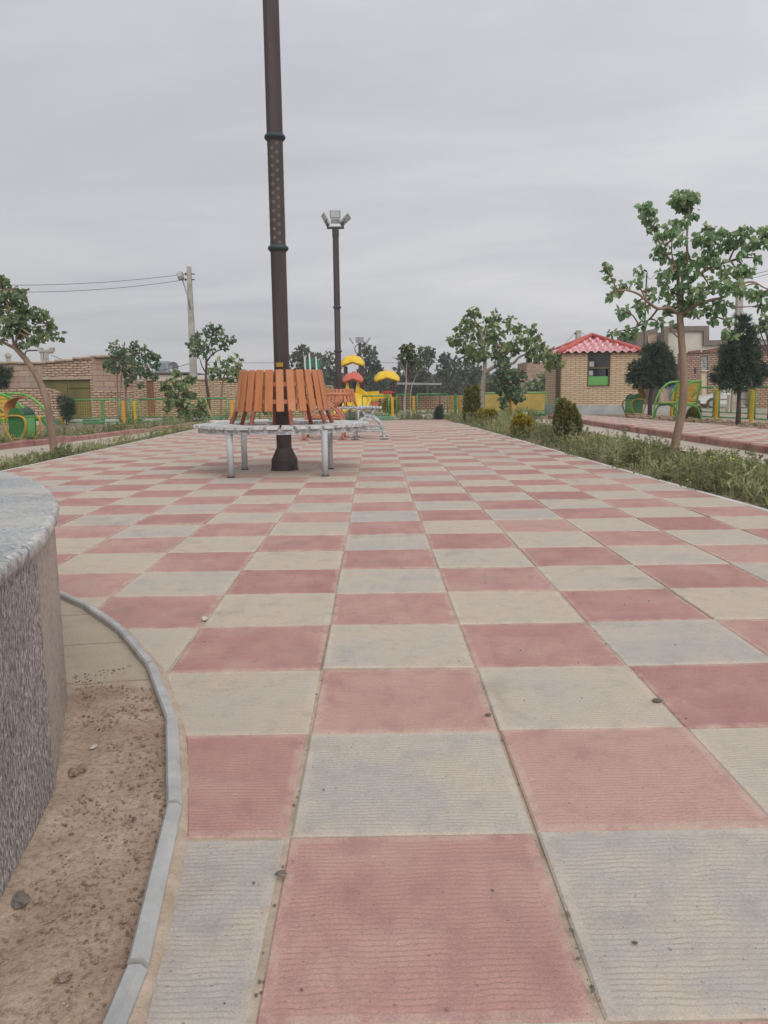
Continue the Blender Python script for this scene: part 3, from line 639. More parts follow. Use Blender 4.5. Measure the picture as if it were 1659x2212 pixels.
# ------------------------------------------------------------------ round benches
def round_bench():
    t = thing('round_bench', 'near round bench with orange slatted back and worn white slatted seat round the lamp post', 'bench')
    NS = 40; b = MB()
    for k in range(NS):
        a = 2 * PI * k / NS; c, s = math.cos(a), math.sin(a); R = Matrix.Rotation(a, 3, 'Z'); zz = .522 + rnd.gauss(0, .002)
        r0, r1 = .60, 1.0 + rnd.gauss(0, .004); w0, w1 = .036, .060
        vs = [R @ Vector((r, y, z)) for z in (zz - .015, zz + .015) for r, y in ((r0, -w0), (r1, -w1), (r1, w1), (r0, w0))]
        b.add(vs, [(3, 2, 1, 0), (4, 5, 6, 7), (0, 1, 5, 4), (1, 2, 6, 5), (2, 3, 7, 6), (3, 0, 4, 7)])
    b.build('seat_slats', m_wseat, t)
    def hoop(r, z, h, th, m, name, n=48):
        b = MB(); b.lathe([(r, z), (r, z + h)], n)
        b.v, b.f = [], []
        for i in range(n):
            a0, a1 = 2 * PI * i / n, 2 * PI * (i + 1) / n
            vs = [(rr * math.cos(a), rr * math.sin(a), zz) for a in (a0, a1) for rr, zz in ((r, z), (r, z + h), (r - th, z + h), (r - th, z))]
            b.add(vs, [(0, 1, 5, 4), (1, 2, 6, 5), (2, 3, 7, 6), (3, 0, 4, 7)])
        return b.build(name, m, t)
    hoop(.955, .452, .054, .03, m_wpaint, 'apron'); hoop(.64, .452, .054, .03, m_wpaint, 'inner_apron')
    for k in range(8): a = 2 * PI * (k + .5) / 8; b = MB(); b.box((.79 * math.cos(a), .79 * math.sin(a), .484), (.27, .03, .04), a); b.build('seat_spoke', m_wpaint, t)
    for x, y in ((-.475, -.80), (.53, -.82), (-.46, .04), (.54, .0)):
        b = MB(); b.tube([(x, y, .012), (x, y, .49)], .034, 12); l = b.build('leg', m_wleg, t, True)
        b = MB(); b.lathe([(.046, 0), (.046, .007), (.037, .010)], 12, (x, y, 0)); b.build('foot_plate', m_pole, l)
    for r, z in ((.478, .955), (.512, .765)): hoop(r - .012, z, .045, .008, m_orange2, 'back_hoop')
    for k in range(8):
        a = 2 * PI * (k + .35) / 8; c, s = math.cos(a), math.sin(a)
        b = MB(); b.tube([(.60 * c, .60 * s, .50), (.475 * c, .475 * s, .80), (.43 * c, .43 * s, 1.09)], .024, 8); b.build('back_post', m_redbr, t)
    NB = 26
    for k in range(NB):
        a = 2 * PI * (k + .30) / NB - PI / 2; c = .5
        R = Matrix.Rotation(a, 3, 'Z'); tilt = math.atan2(.075, .45)
        m = R @ Matrix.Rotation(-tilt, 3, 'Y')
        b = MB(); b.rbox(R @ Vector((.494, 0, .907)), (.022, .088 + rnd.gauss(0, .0015), .462), .006, m); b.build('back_slat', m_orange, t)
    return t
rb = round_bench(); rb.location = (-1.06, 9.42, 0); rb['group'] = 'round benches round the lamp posts'
rb2 = dup(rb, (-1.02, 23.75, 0), .1, 'farther round bench with orange back, partly hidden behind the near one')
rb2.scale = (.93, .93, .84)
# ------------------------------------------------------------------ park benches (frame curves from front foot up over to the back)
def arc(pts, n=5):
    out = []; P = [Vector(p) for p in pts]
    for i in range(len(P) - 1):
        p0, p1, p2, p3 = P[max(i - 1, 0)], P[i], P[i + 1], P[min(i + 2, len(P) - 1)]
        for k in range(n):
            u = k / n; out.append(.5 * ((2 * p1) + (p2 - p0) * u + (2 * p0 - 5 * p1 + 4 * p2 - p3) * u * u + (3 * p1 - p0 - 3 * p2 + p3) * u ** 3))
    return out + [P[-1]]
def green_bench(label):
    t = thing('park_bench', label, 'bench', group='green park benches with yellow slats')
    for y in (-.56, .56):
        f = MB(); rr = .027
        f.tube(arc([(.47, y, 0), (.465, y, .25), (.43, y, .45), (.33, y, .64), (.14, y, .82), (-.10, y, .93), (-.42, y, .945)]), rr, 8)
        f.tube([(-.42, y, .945), (-.40, y, .90), (-.26, y, .42)], rr * .9, 8)
        f.tube([(.40, y, .415), (-.27, y, .40)], rr * .9, 8)
        f.tube(arc([(.42, y, .05), (.40, y, .22), (.30, y, .345), (.05, y, .372), (-.12, y, .365), (-.30, y, .30), (-.42, y, .14), (-.47, y, 0)]), rr, 8)
        f.tube([(-.10, y, .56), (-.38, y, .9)], rr * .8, 6)
        fr = f.build('side_frame', m_green, t, True)
        for x in (.47, -.47): b = MB(); b.lathe([(.045, 0), (.045, .008)], 10, (x, y, 0)); b.build('foot_plate', m_green, fr)
    b = MB(); b.tube([(.40, -.56, .415), (.40, .56, .415)], .024, 8); b.tube([(-.42, -.56, .945), (-.42, .56, .945)], .024, 8); b.build('cross_rails', m_green, t, True)
    for k in range(5):
        b = MB(); b.rbox((.30 - k * .125, 0, .435), (.10, 1.14, .022), .005); b.build('seat_slat', m_yslat, t)
    for k in range(5):
        z = .50 + k * .092; x = -.285 - (z - .42) * .27
        b = MB(); b.rbox((x, 0, z), (.02, 1.14, .076), .005, Matrix.Rotation(-.27, 3, 'Y')); b.build('back_slat', m_yslat, t)
    return t
gb = green_bench('green tube bench with yellow slats on the checkered side pavement beyond the mulberry tree')
gb.location = (7.58, 20.33, .08); gb.rotation_euler = (0, 0, PI + .24); gb.scale = (.76, .84, 1)
dup(gb, (-7.62, 17.55, -.02), .05, 'green tube bench with yellow slats among weeds behind the left litter bin').scale = (1, 1, 1)
t = thing('orange_bench', 'end-on orange metal bench with arched legs and armrests between the two round benches', 'bench', (-.95, 15.6, 0))
for y in (-.5, .45):
    b = MB(); rr = .028
    b.tube(arc([(.36, y, 0), (.36, y, .25), (.33, y, .42), (.22, y, .57), (.02, y, .68), (-.2, y, .72)]), rr, 8)
    b.tube(arc([(-.36, y, 0), (-.36, y, .3), (-.30, y, .45), (-.38, y, .7), (-.46, y, .95)]), rr, 8)
    b.tube([(.20, y, .58), (.30, y, .70), (.33, y, .83)], rr * .9, 8)
    b.tube([(.34, y, .40), (-.32, y, .42)], rr * .9, 8)
    b.tube(arc([(-.36, y, .30), (-.1, y, .21), (.1, y, .21), (.36, y, .26)]), .016, 6)
    fr = b.build('side_frame', m_orange2, t, True)
    b = MB(); b.tube([(-.42, y, .835), (.2, y, .84), (.51, y, .83)], .03, 8); b.build('armrest', m_orange2, t, True)
    for x in (.36, -.36): b = MB(); b.lathe([(.085, 0), (.085, .008)], 12, (x, y, 0)); b.build('foot_plate', m_redbr, fr)
for k in range(5):
    b = MB(); b.rbox((.26 - k * .12, -.02, .445), (.09, 1.0, .022), .005); b.build('seat_slat', m_orange, t)
for k in range(4):
    z = .56 + k * .1; b = MB(); b.rbox((-.36 - (z - .45) * .2, -.02, z), (.02, 1.0, .08), .005, Matrix.Rotation(-.2, 3, 'Y')); b.build('back_slat', m_orange, t)
t = thing('white_bench', 'backless bench with worn white paint, arched legs and slatted seat beside the orange bench', 'bench', (-.10, 15.55, 0))
for y in (-.47, .43):
    b = MB(); rr = .03
    b.tube(arc([(.28, y, 0), (.27, y, .14), (.22, y, .27), (.12, y, .38), (.02, y, .43), (-.09, y, .43)]), rr, 8)
    b.tube([(-.26, y, 0), (-.26, y, .2), (-.25, y, .30), (-.02, y, .43)], rr, 8)
    b.tube([(.02, y, .43), (.12, y, .56)], rr * .8, 6); b.tube([(-.05, y, .42), (-.14, y, .56)], rr * .8, 6)
    b.tube([(-.26, y, .20), (.25, y, .20)], .017, 6); b.tube([(-.26, y, .155), (.26, y, .155)], .017, 6); b.tube([(-.2, y, .565), (.22, y, .565)], rr * .7, 6)
    fr = b.build('side_frame', m_wpaint, t, True)
    for x in (.28, -.26): b = MB(); b.lathe([(.08, 0), (.08, .008)], 12, (x, y, 0)); b.build('foot_plate', m_pole, fr)
b = MB()
for k in range(8): b.rbox((-.20 + k * .06, -.02, .592 - .0035 * abs(k - 3.5)), (.034, 1.06, .026), .004)
b.build('seat_slats', m_wseat, t)
# ------------------------------------------------------------------ litter bins
def litter_bin(label):
    t = thing('litter_bin', label, 'litter bin', group='green litter bins in yellow tube frames')
    for s, y in ((-1, -.17), (1, .17)):
        pts = [(-.08, y, 0), (-.20, y * 1.12, .26), (-.235, y * 1.15, .42), (-.20, y * 1.15, .52), (-.10, y * 1.15, .565), (0, y * 1.15, .57), (.10, y * 1.15, .565), (.20, y * 1.15, .52), (.235, y * 1.15, .42), (.20, y * 1.12, .26), (.08, y, 0)]
        b = MB(); b.tube(arc(pts, 3), .021, 8); b.tube([(-.1, y, .10), (.1, y, .10)], .016, 6); b.build('tube_frame', m_mustard, t, True)
    pr = [(-.145, .14), (-.17, .25), (-.175, .55)] + [(-.175 * math.cos(a), .56 + .175 * math.sin(a)) for a in [PI * k / 10 for k in range(1, 10)]] + [(.175, .55), (.17, .25), (.145, .14)]
    for y in (-.155, .14):
        b = MB(); b.prism([(x, y, z) for x, z in pr], (0, .016, 0)); b.build('end_panel', m_bing, t)
    b = MB(); b.prism([(-.135, -.139, .13), (.135, -.139, .13), (.16, -.139, .25), (.166, -.139, .57), (-.166, -.139, .57), (-.16, -.139, .25)], (0, .279, 0)); b.build('bucket', m_binl, t)
    b = MB(); b.prism([(-.166 * math.cos(a), -.1385, .571 + .15 * math.sin(a)) for a in [PI * k / 10 for k in range(11)]], (0, .278, 0)); b.build('opening', m_bind, t)  # solid fill; its dark colour stands for the shade inside the open bin
    b = MB(); v = []
    hood = arc([(-.24, 0, .55), (-.27, 0, .70), (-.22, 0, .84), (-.10, 0, .93), (.10, 0, .96)], 4); n = len(hood)
    for i, p in enumerate(hood):
        w = .15 * (1 - .55 * (i / (n - 1)) ** 2)
        for y in (-w, w): v.append((p.x, y, p.z)); 
        for y in (-w, w): v.append((p.x + .012, y, p.z - .012))
    f = []
    for i in range(n - 1):
        o = 4 * i; f += [(o, o + 1, o + 5, o + 4), (o + 2, o + 6, o + 7, o + 3), (o, o + 4, o + 6, o + 2), (o + 1, o + 3, o + 7, o + 5)]
    b.add(v, f + [(0, 2, 3, 1), (4 * n - 4, 4 * n - 3, 4 * n - 1, 4 * n - 2)]); b.build('hood', m_rust, t, True)
    b = MB()
    for k in range(9): b.box((.168, -.11 + k * .026, .535), (.004, .014, rnd.uniform(.010, .018)))
    b.build('lettering', m_bind, t)
    return t
lb = litter_bin('green litter bin in a yellow tube frame with an orange hood beside the left kerb'); lb.location = (-6.83, 15.9, -.03); lb.rotation_euler = (0, 0, -.30); lb.scale = (1.05, 1.05, .93)
r2 = dup(lb, (8.2, 25.7, -.04), math.radians(200), 'green litter bin in a yellow tube frame against the brick kiosk'); r2.scale = (1.15, 1.15, 1.0)
# ------------------------------------------------------------------ fences
def fence(label, loc, runs, h=.76, zb=.07, group=None):
    """runs: list of panels ((x0,y0),(x1,y1)) and posts [(x,y), ...], in world coordinates"""
    panels, posts = runs
    t = thing('mesh_fence', label, 'fence', loc); o = Vector(loc)
    for (x0, y0), (x1, y1) in panels:
        a, c = Vector((x0, y0, 0)) - o, Vector((x1, y1, 0)) - o; a.z = c.z = 0; d = (c - a); l = d.length; u = d / l
        Z = lambda p, z: Vector((p.x, p.y, z))
        b = MB(); rr = .022
        b.tube([Z(a, h), Z(c, h)], rr * 1.15, 8); b.tube([Z(a, zb), Z(c, zb)], rr, 8); b.tube([Z(a, zb + .13), Z(c, zb + .13)], rr * .6, 6)
        b.tube([Z(a, zb), Z(a, h)], rr, 8); b.tube([Z(c, zb), Z(c, h)], rr, 8)
        fr = b.build('panel_frame', m_greent, t, True)
        b = MB(); n = int(l / .07); nz = int((h - zb - .13) / .07); wr = .0035
        for i in range(1, n): p = a + u * (l * i / n); b.box(Z(p, (h + zb + .13) / 2), (wr, wr, h - zb - .13))
        for k in range(1, nz): z = zb + .13 + (h - zb - .13) * k / nz; m_ = (a + c) / 2; b.box(Z(m_, z), (l, wr, wr), math.atan2(u.y, u.x))
        b.build('wire_mesh', m_wire, fr)
    for (x, y) in posts:
        p = Vector((x, y, 0)) - o
        b = MB(); b.rbox((p.x, p.y, h / 2 - .03), (.085, .085, h - .04), .008); b.box((p.x, p.y, h - .1), (.20, .02, .02)); b.box((p.x, p.y, zb + .1), (.20, .02, .02)); b.build('post', m_yellow, t)
    return t
def X(px, Y): return at(px, 880, Y).x
def run(pxs, Yf):
    return [((X(a, Yf(a)), Yf(a)), (X(c, Yf(c)), Yf(c))) for a, c in pxs]
yl = lambda p: 25.35
posts = [(X(p, 25.35), 25.35) for p in (133, 267, 291, 401)]
fence('long low green mesh fence with yellow posts before the old brick walls', (-6.6, 25.35, -.045), (run([(146, 258), (277, 286), (299, 392), (411, 490), (509, 560)], yl), posts + [(X(501, 25.35), 25.35)]))
yf = lambda p: 24.98
fence('short green mesh fence panel at the plaza end beside the playground', (.2, 24.98, -.045), (run([(783, 840)], yf), [(X(847.5, 24.98), 24.98)]), .78)
ym = lambda p: 27.0 + (p - 856) * .0035
fence('green mesh fence with yellow posts between the plaza end and the kiosk', (3.2, 27.5, -.045), (run([(857, 886), (901, 967), (1002, 1100), (1103, 1180)], ym), [(X(p, ym(p)), ym(p)) for p in (893.5, 975, 993)]), .80)
fr_pts = [(8.78, 24.0), (9.17, 21.8), (9.43, 20.3), (9.78, 18.3), (10.1, 16.2)]
pn = []
for (a, c) in zip(fr_pts, fr_pts[1:]):
    a, c = Vector(a), Vector(c); u = (c - a).normalized() * .13; pn.append((tuple(a + u), tuple(c - u)))
fence('green mesh fence with yellow posts along the street behind the right bench', (9.3, 21, -.045), (pn, fr_pts), .92, .13)
# a green swing gate leaf standing beside the middle posts
q = at(984, 870, 27.3); t = thing('gate_leaf', 'narrow green steel gate post between two yellow fence posts', 'gate', (q.x, q.y, -.045))
b = MB(); b.rbox((0, 0, .40), (.10, .05, .78), .008); b.build('leaf', m_greent, t); b = MB(); b.box((-.05, -.03, .25), (.05, .02, .03)); b.box((-.05, -.03, .6), (.05, .02, .03)); b.build('hinge', m_greent, t)
q = at(222, 880, 25.6); t = thing('gate_leaf', 'narrow green steel gate post behind the left fence by the olive gate', 'gate', (q.x, q.y, -.045))
b = MB(); b.rbox((0, 0, .40), (.09, .05, .74), .008); b.build('leaf', m_greent, t); b = MB(); b.box((-.05, -.03, .25), (.05, .02, .03)); b.build('hinge', m_greent, t)
# ------------------------------------------------------------------ kiosk
KX, KY, KW, KD, KZ = 6.62, 28.9, 2.78, 2.7, 2.16
t = thing('brick_kiosk', 'small yellow brick kiosk with a red tiled hip roof and green window panel', 'kiosk', (KX, KY, -.06))
def wallbox(name, x0, x1, y0, y1, z0, z1, m, parent): b = MB(); b.box(((x0 + x1) / 2, (y0 + y1) / 2, (z0 + z1) / 2), (x1 - x0, y1 - y0, z1 - z0)); return b
b = MB(); WX0, WX1, WZ = .90, 1.72, .99; TH = .16
def bx(b, x0, x1, y0, y1, z0, z1): b.box(((x0 + x1) / 2, (y0 + y1) / 2, (z0 + z1) / 2), (x1 - x0, y1 - y0, z1 - z0))
bx(b, 0, WX0, 0, TH, .36, KZ); bx(b, WX1, KW, 0, TH, .36, KZ); bx(b, WX0, WX1, 0, TH, .36, WZ)
bx(b, 0, TH, .95, KD, .36, KZ); bx(b, KW - TH, KW, TH, KD, .36, KZ); bx(b, TH, KW - TH, KD - TH, KD, .36, KZ)
b.build('wall', m_kbrick, t)
b = MB(); bx(b, -.02, KW + .02, -.02, TH, 0, .36); bx(b, -.02, TH, .95, KD + .02, 0, .36); bx(b, KW - TH, KW + .02, TH, KD + .02, 0, .36); bx(b, TH, KW - TH, KD - TH, KD + .02, 0, .36); b.build('plinth', m_plinth, t)
b = MB(); bx(b, .05, .10, TH, .95, 0, 2.1); d = b.build('door', m_oliveF, t); b = MB(); bx(b, .02, .05, .2, .9, .05, .62); b.build('door_panel', m_binl, d)
b = MB(); bx(b, WX0, WX0 + .06, .03, .10, WZ + .06, KZ); bx(b, WX1 - .06, WX1, .03, .10, WZ + .06, KZ); bx(b, WX0 + .06, WX1 - .06, .03, .10, 1.62, 1.68); bx(b, WX0, WX1, .03, .10, WZ, WZ + .06); bx(b, WX0 + .06, WX1 - .06, .03, .10, KZ - .05, KZ)
wn = b.build('window', m_oliveF, t)
b = MB(); bx(b, WX0 + .06, WX1 - .06, .055, .07, 1.68, KZ - .05); bx(b, WX0 + .06, WX1 - .14, .055, .07, 1.36, 1.62); b.build('pane', m_pane, wn)
b = MB(); bx(b, WX0 + .06, WX1 - .06, .05, .07, WZ + .06, 1.36); bx(b, WX0 + .09, WX1 - .09, .045, .05, WZ + .10, 1.33); b.build('green_panel', m_gpanel, wn)
b = MB(); bx(b, WX0 + .09, WX0 + .25, .050, .053, 1.70, 1.88); b.build('paper_notice', m_paper, wn); b = MB(); bx(b, WX0 + .08, WX0 + .22, .050, .053, 1.39, 1.56); b.build('paper_notice', m_paper, wn)
b = MB(); bx(b, WX0 - .03, WX1 + .03, -.03, .03, WZ - .025, WZ + .0); b.build('sill', m_kbrick, wn)
# roof
ov = .17; ex0, ex1, ey0, ey1 = -ov, KW + ov, -ov, KD + ov; AP = Vector(((ex0 + ex1) / 2, (ey0 + ey1) / 2, KZ + .64)); ez = KZ - .01
b = MB(); cs = [(ex0, ey0), (ex1, ey0), (ex1, ey1), (ex0, ey1)]
for k in range(4):
    A_, B_ = Vector((*cs[k], ez)), Vector((*cs[(k + 1) % 4], ez)); nr, nc = 30, 66; vs = []; nrm = (B_ - A_).cross(AP - A_).normalized()
    for i in range(nr + 1):
        u = i / nr; steps = 5.0; st = (1 - (u * steps) % 1.0) if i < nr else 0
        for j in range(nc + 1):
            w_ = j / nc; p = (A_.lerp(AP, u)).lerp(B_.lerp(AP, u), w_)
            xx = ((p - A_).dot((B_ - A_).normalized()))
            vs.append(p + nrm * (.040 * math.sin(xx * 2 * PI / .27) + .055 * st))
    b.add(vs, [(i * (nc + 1) + j, i * (nc + 1) + j + 1, (i + 1) * (nc + 1) + j + 1, (i + 1) * (nc + 1) + j) for i in range(nr) for j in range(nc)])
rf = b.build('roof', m_roof, t)
b = MB()
for k in range(4): b.tube([Vector((*cs[k], ez + .04)), AP + Vector((0, 0, .08))], [.085, .075], 8)
b.build('hip_cap', m_hip, rf, True)
b = MB(); bx(b, ex0 + .1, ex1 - .1, ey0 + .1, ey1 - .1, KZ, KZ + .03); b.build('soffit', m_oliveF, rf)
# ------------------------------------------------------------------ old brick walls on the left
def wall_from_px(name, label, cat, pts, Y, zb, m, thick=.35, Yend=None, parent=None, cap=None):
    """upper outline given along the wall; pts [(px, py)] left to right"""
    Yf = lambda p: Y if Yend is None else Y + (Yend - Y) * (p - pts[0][0]) / (pts[-1][0] - pts[0][0])
    P = [at(px, py, Yf(px)) for px, py in pts]
    o = Vector((P[0].x, P[0].y, zb))
    t = thing(name, label, cat, o) if parent is None else parent
    poly = [Vector((p.x, p.y, p.z)) - o for p in P] + [Vector((P[-1].x, P[-1].y, zb)) - o, Vector((P[0].x, P[0].y, zb)) - o]
    d = (P[-1] - P[0]); d.z = 0; n_ = Vector((-d.y, d.x, 0)).normalized()
    b = MB(); b.prism(poly, n_ * thick); b.build('brick_face', m, t)
    if cap:
        b = MB()
        for a, c in zip(P, P[1:]):
            a, c = a - o, c - o; l = (c - a).length; n = max(1, int(l / .3))
            for i in range(n):
                p = a.lerp(c, (i + .5) / n); b.rbox(p + n_ * thick / 2 + Vector((0, 0, .012 + rnd.gauss(0, .012))), (l / n * .97, thick + .1, .06), .012, Matrix.Rotation(rnd.gauss(0, .03), 3, 'Y'))
        b.build('coping', cap, t)
    return t, o, P
# big shed
SY, SZ = 32.0, -.36
A_ = [at(px, py, SY) for px, py in ((-60, 786), (0, 785), (100, 784), (197, 772))]
so_ = Vector((A_[0].x, SY, SZ)); t = thing('brick_shed', 'old shed of mud brick and hollow blocks with an olive metal double gate', 'shed', so_)
xl = at(92, 820, SY).x - so_.x; xr = at(194, 820, SY).x - so_.x; zd = at(140, 820, SY).z - SZ; zt = [p.z - SZ for p in A_]; xc = A_[3].x - so_.x
zb1 = 1.05
b = MB(); b.prism([(0, 0, 0), (xl, 0, 0), (xl, 0, zb1), (0, 0, zb1)], (0, .35, 0))
b.prism([(xr, 0, 0), (xc, 0, 0), (xc, 0, zd), (xr, 0, zd)], (0, .35, 0)); b.prism([(xl, 0, zd + .10), (xc, 0, zd + .10), (xc, 0, zt[3]), (A_[2].x - so_.x, 0, zt[2]), (xl, 0, zt[2])], (0, .35, 0)); b.build('brick_face', m_adobe, t)
b = MB(); b.prism([(0, .0, zb1), (xl, 0, zb1), (xl, 0, zt[2]), (A_[1].x - so_.x, 0, zt[1]), (0, 0, zt[0])], (0, .35, 0)); b.build('block_face', m_block, t)
b = MB(); b.box(((xl + xc) / 2 - .05, .14, zd + .05), (xc - xl + .1, .34, .10)); b.build('lintel', m_mudtop, t)
ctop = [at(px, py, Yq) for px, py, Yq in ((197, 772, 32), (272, 768, 33.2), (285, 770, 33.6))]
b = MB(); c0, c1 = ctop[0] - so_, ctop[2] - so_; wv = Vector((c1.x - c0.x, c1.y - c0.y, 0)); wn_ = Vector((-wv.y, wv.x, 0)).normalized()
zz = 1.36
b.prism([Vector((c0.x + .003, c0.y, zz)), Vector((c1.x, c1.y, zz)), Vector((c1.x, c1.y, c1.z)), Vector((c0.x + .003, c0.y, c0.z))], wn_ * .35); b.build('block_face', m_block, t)
b = MB(); b.prism([Vector((c0.x + .003, c0.y, 0)), Vector((c1.x, c1.y, 0)), Vector((c1.x, c1.y, zz)), Vector((c0.x + .003, c0.y, zz))], wn_ * .35); b.build('brick_face', m_adobe, t)
b = MB(); b.prism([c1 * 1.0 - Vector((0, 0, c1.z)), Vector((c1.x - 1, c1.y + 4, 0)), Vector((c1.x - 1, c1.y + 4, c1.z)), c1], (-.3, 0, 0)); b.prism([(0, .35, 0), (0, 5, 0), (0, 5, zt[0]), (0, .35, zt[0])], (.3, 0, 0)); b.build('side_wall', m_adobe, t)
b = MB()
for p, q in zip(A_ + [ctop[1]], A_[1:] + [ctop[1], ctop[2]]):
    p, q = p - so_, q - so_; l = (q - p).length; n = max(1, int(l / .35)); an = math.atan2(q.y - p.y, q.x - p.x)
    for i in range(n): c = p.lerp(q, (i + .5) / n); b.rbox(c + Vector((0, .15, .02 + rnd.gauss(0, .012))), (l / n * 1.02, .5, .085), .02, Matrix.Rotation(an, 3, 'Z') @ Matrix.Rotation(rnd.gauss(0, .02), 3, 'Y'))
b.build('mud_coping', m_mudtop, t)
b = MB(); b.prism([(0, .2, zt[0] - .12), (xc, .2, zt[2] - .12), (xc + 1, 5, zt[2] - .1), (0, 5, zt[0] - .1)], (0, 0, .08)); b.build('roof', m_mudtop, t)
b = MB(); b.prism([(xl, .10, 0), ((xl + xr) / 2 - .02, .10, 0), ((xl + xr) / 2 - .02, .10, zd), (xl, .10, zd)], (0, .05, 0)); b.build('gate_leaf', m_olive, t)
b = MB(); b.prism([((xl + xr) / 2 + .02, .10, 0), (xr, .10, 0), (xr, .10, zd), ((xl + xr) / 2 + .02, .10, zd)], (0, .05, 0)); g2 = b.build('gate_leaf', m_olive, t)
b = MB(); b.box(((xl + xr * 3) / 4, .085, zd - .32), ((xr - xl) / 2 - .06, .03, .03)); b.box(((xl + xr) / 2, .09, zd / 2), (.03, .03, zd)); b.build('gate_frame', m_oliveF, g2)
# things on the shed roof
def rooftop(name, label, cat, px, py, Y, zbase, fn, m):
    q = at(px, py, Y); t = thing(name, label, cat, (q.x, q.y, zbase)); fn(t, q.z - zbase, m); return t
def cowl(t, h, m):
    b = MB(); b.tube([(0, 0, -.1), (0, 0, h - .02)], .075, 10); b.build('flue', m, t, True)
    b = MB(); b.tube([(-.26, 0, h - .06), (.26, 0, h - .06)], .085, 10)
    for s in (-1, 1): b.box((s * .23, 0, h + .01), (.17, .2, .17))
    b.build('cowl', m, t)
def hoop_pipe(t, h, m):
    b = MB(); b.tube(arc([(-.42, 0, -.1), (-.42, 0, h * .7), (-.34, 0, h - .03), (-.2, 0, h), (.2, 0, h)], 3), .03, 6); b.build('pipe', m_darkm, t, True)
    b = MB(); b.rbox((.27, 0, h * .5 - .05), (.12, .12, h + .1), .01); b.build('stub_post', m, t)
def stub(t, h, m):
    b = MB(); b.lathe([(.09, -.15), (.09, h * .55), (.13, h * .6), (.13, h * .8), (.06, h)], 10); b.build('flue', m, t)
zr = lambda px, py, Y: at(px, py, Y).z
rooftop('roof_vent', 'grey T-shaped vent cowl on the shed roof beside the bent pipe', 'vent', 100, 756, 33.5, zr(100, 783, 33.5), cowl, m_conc)
rooftop('roof_pipe', 'dark bent pipe with a stub post on the shed roof', 'pipe', 76, 757, 33.5, zr(76, 783, 33.5), hoop_pipe, m_conc)
rooftop('roof_vent', 'short round pot vent at the left end of the shed roof', 'vent', 17, 762, 33.5, zr(17, 785, 33.5), stub, m_conc)
# broken wall in front of the gate
bw = [(-80, 838), (30, 838), (92, 838), (108, 842), (117, 848), (121, 860), (125, 872), (122, 884), (126, 896), (128, 912)]
P = [at(px, py, 30.6) for px, py in bw]; o = Vector((P[0].x, 30.6, -.36))
t = thing('broken_wall', 'stub of old brick wall with a ragged broken end before the olive gate', 'wall', o)
b = MB(); b.prism([Vector((p.x - o.x + rnd.gauss(0, .03), 0, p.z - o.z)) for p in P] + [Vector((P[-1].x - o.x, 0, 0)), Vector((0, 0, 0))], (0, .5, 0)); b.build('brick_face', m_adobe, t)
# lower garden wall, further right
wall_from_px('brick_wall', 'low yellowish old brick wall behind the left fence, right of the shed', 'wall', [(288, 826), (316, 821), (360, 823), (420, 821), (447, 819), (495, 817), (499, 823), (545, 826), (640, 830), (720, 834)], 33.6, -.36, m_adoby, .35, 35.0, None, m_mudtop)
q0 = at(322, 823, 32.9); t = thing('timber_post', 'dark brown timber post with a cap stone standing against the low brick wall', 'post', (q0.x, 33.0, -.36))
b = MB(); b.rbox((0, 0, (q0.z + .36) / 2), (.24, .2, q0.z + .36), .02); b.build('shaft', m_timber, t); b = MB(); b.rbox((0, 0, q0.z + .41), (.42, .36, .1), .03); b.build('cap', m_mudtop, t)
# pale flat roofed house behind the low wall, cooler box and dish on it
a, c = at(300, 808, 46), at(452, 815, 46); t = thing('flat_roof_house', 'pale rendered house with a flat roof beyond the low brick wall', 'house', (a.x, 46, -.36))
b = MB(); b.prism([(0, 0, 0), (c.x - a.x, 0, 0), (c.x - a.x, 0, c.z + .36), (2.2, 0, a.z + .30), (0, 0, a.z + .36)], (0, 5, 0)); b.build('wall', m_beige, t)
b = MB(); b.box(((c.x - a.x) / 2 - .6, 2.4, a.z + .40), (c.x - a.x - 1.0, 5.2, .07)); b.build('roof_edge', m_fascia, t)
q = at(352, 808, 47); t = thing('air_cooler', 'pale blue box cooler on the flat roof beside the round dish', 'cooler', (q.x, 47, q.z))
b = MB(); b.rbox((0, 0, .36), (.75, .6, .72), .02); b.build('case', mat('cooler_blue', (.24, .32, .36), (.30, .38, .42), 4, .6), t); b = MB()
for k in range(6): b.box((0, -.31, .12 + k * .09), (.62, .02, .04))
b.build('louvres', m_metal, t)
q = at(373, 794, 47); qb = at(373, 807, 47); t = thing('satellite_dish', 'round grey satellite dish on the flat roof beside the cooler', 'dish', (q.x + .05, 47, qb.z))
b = MB(); v = []; nseg = 28
for i in range(6):
    r = .30 * i / 5 * 1.0
    for k in range(nseg): a = 2 * PI * k / nseg; v.append((r * math.cos(a), -.12 * (r / .3) ** 2 + .06, .36 + r * math.sin(a)))
f = [(i * nseg + k, i * nseg + (k + 1) % nseg, (i + 1) * nseg + (k + 1) % nseg, (i + 1) * nseg + k) for i in range(5) for k in range(nseg)]
b.add(v, f); b.build('reflector', m_metal, t, True); b = MB(); b.tube([(0, .06, 0), (0, .06, .36)], .03, 6); b.tube([(0, .05, .12), (0, -.26, .34)], .015, 5); b.build('mast', m_darkm, t)
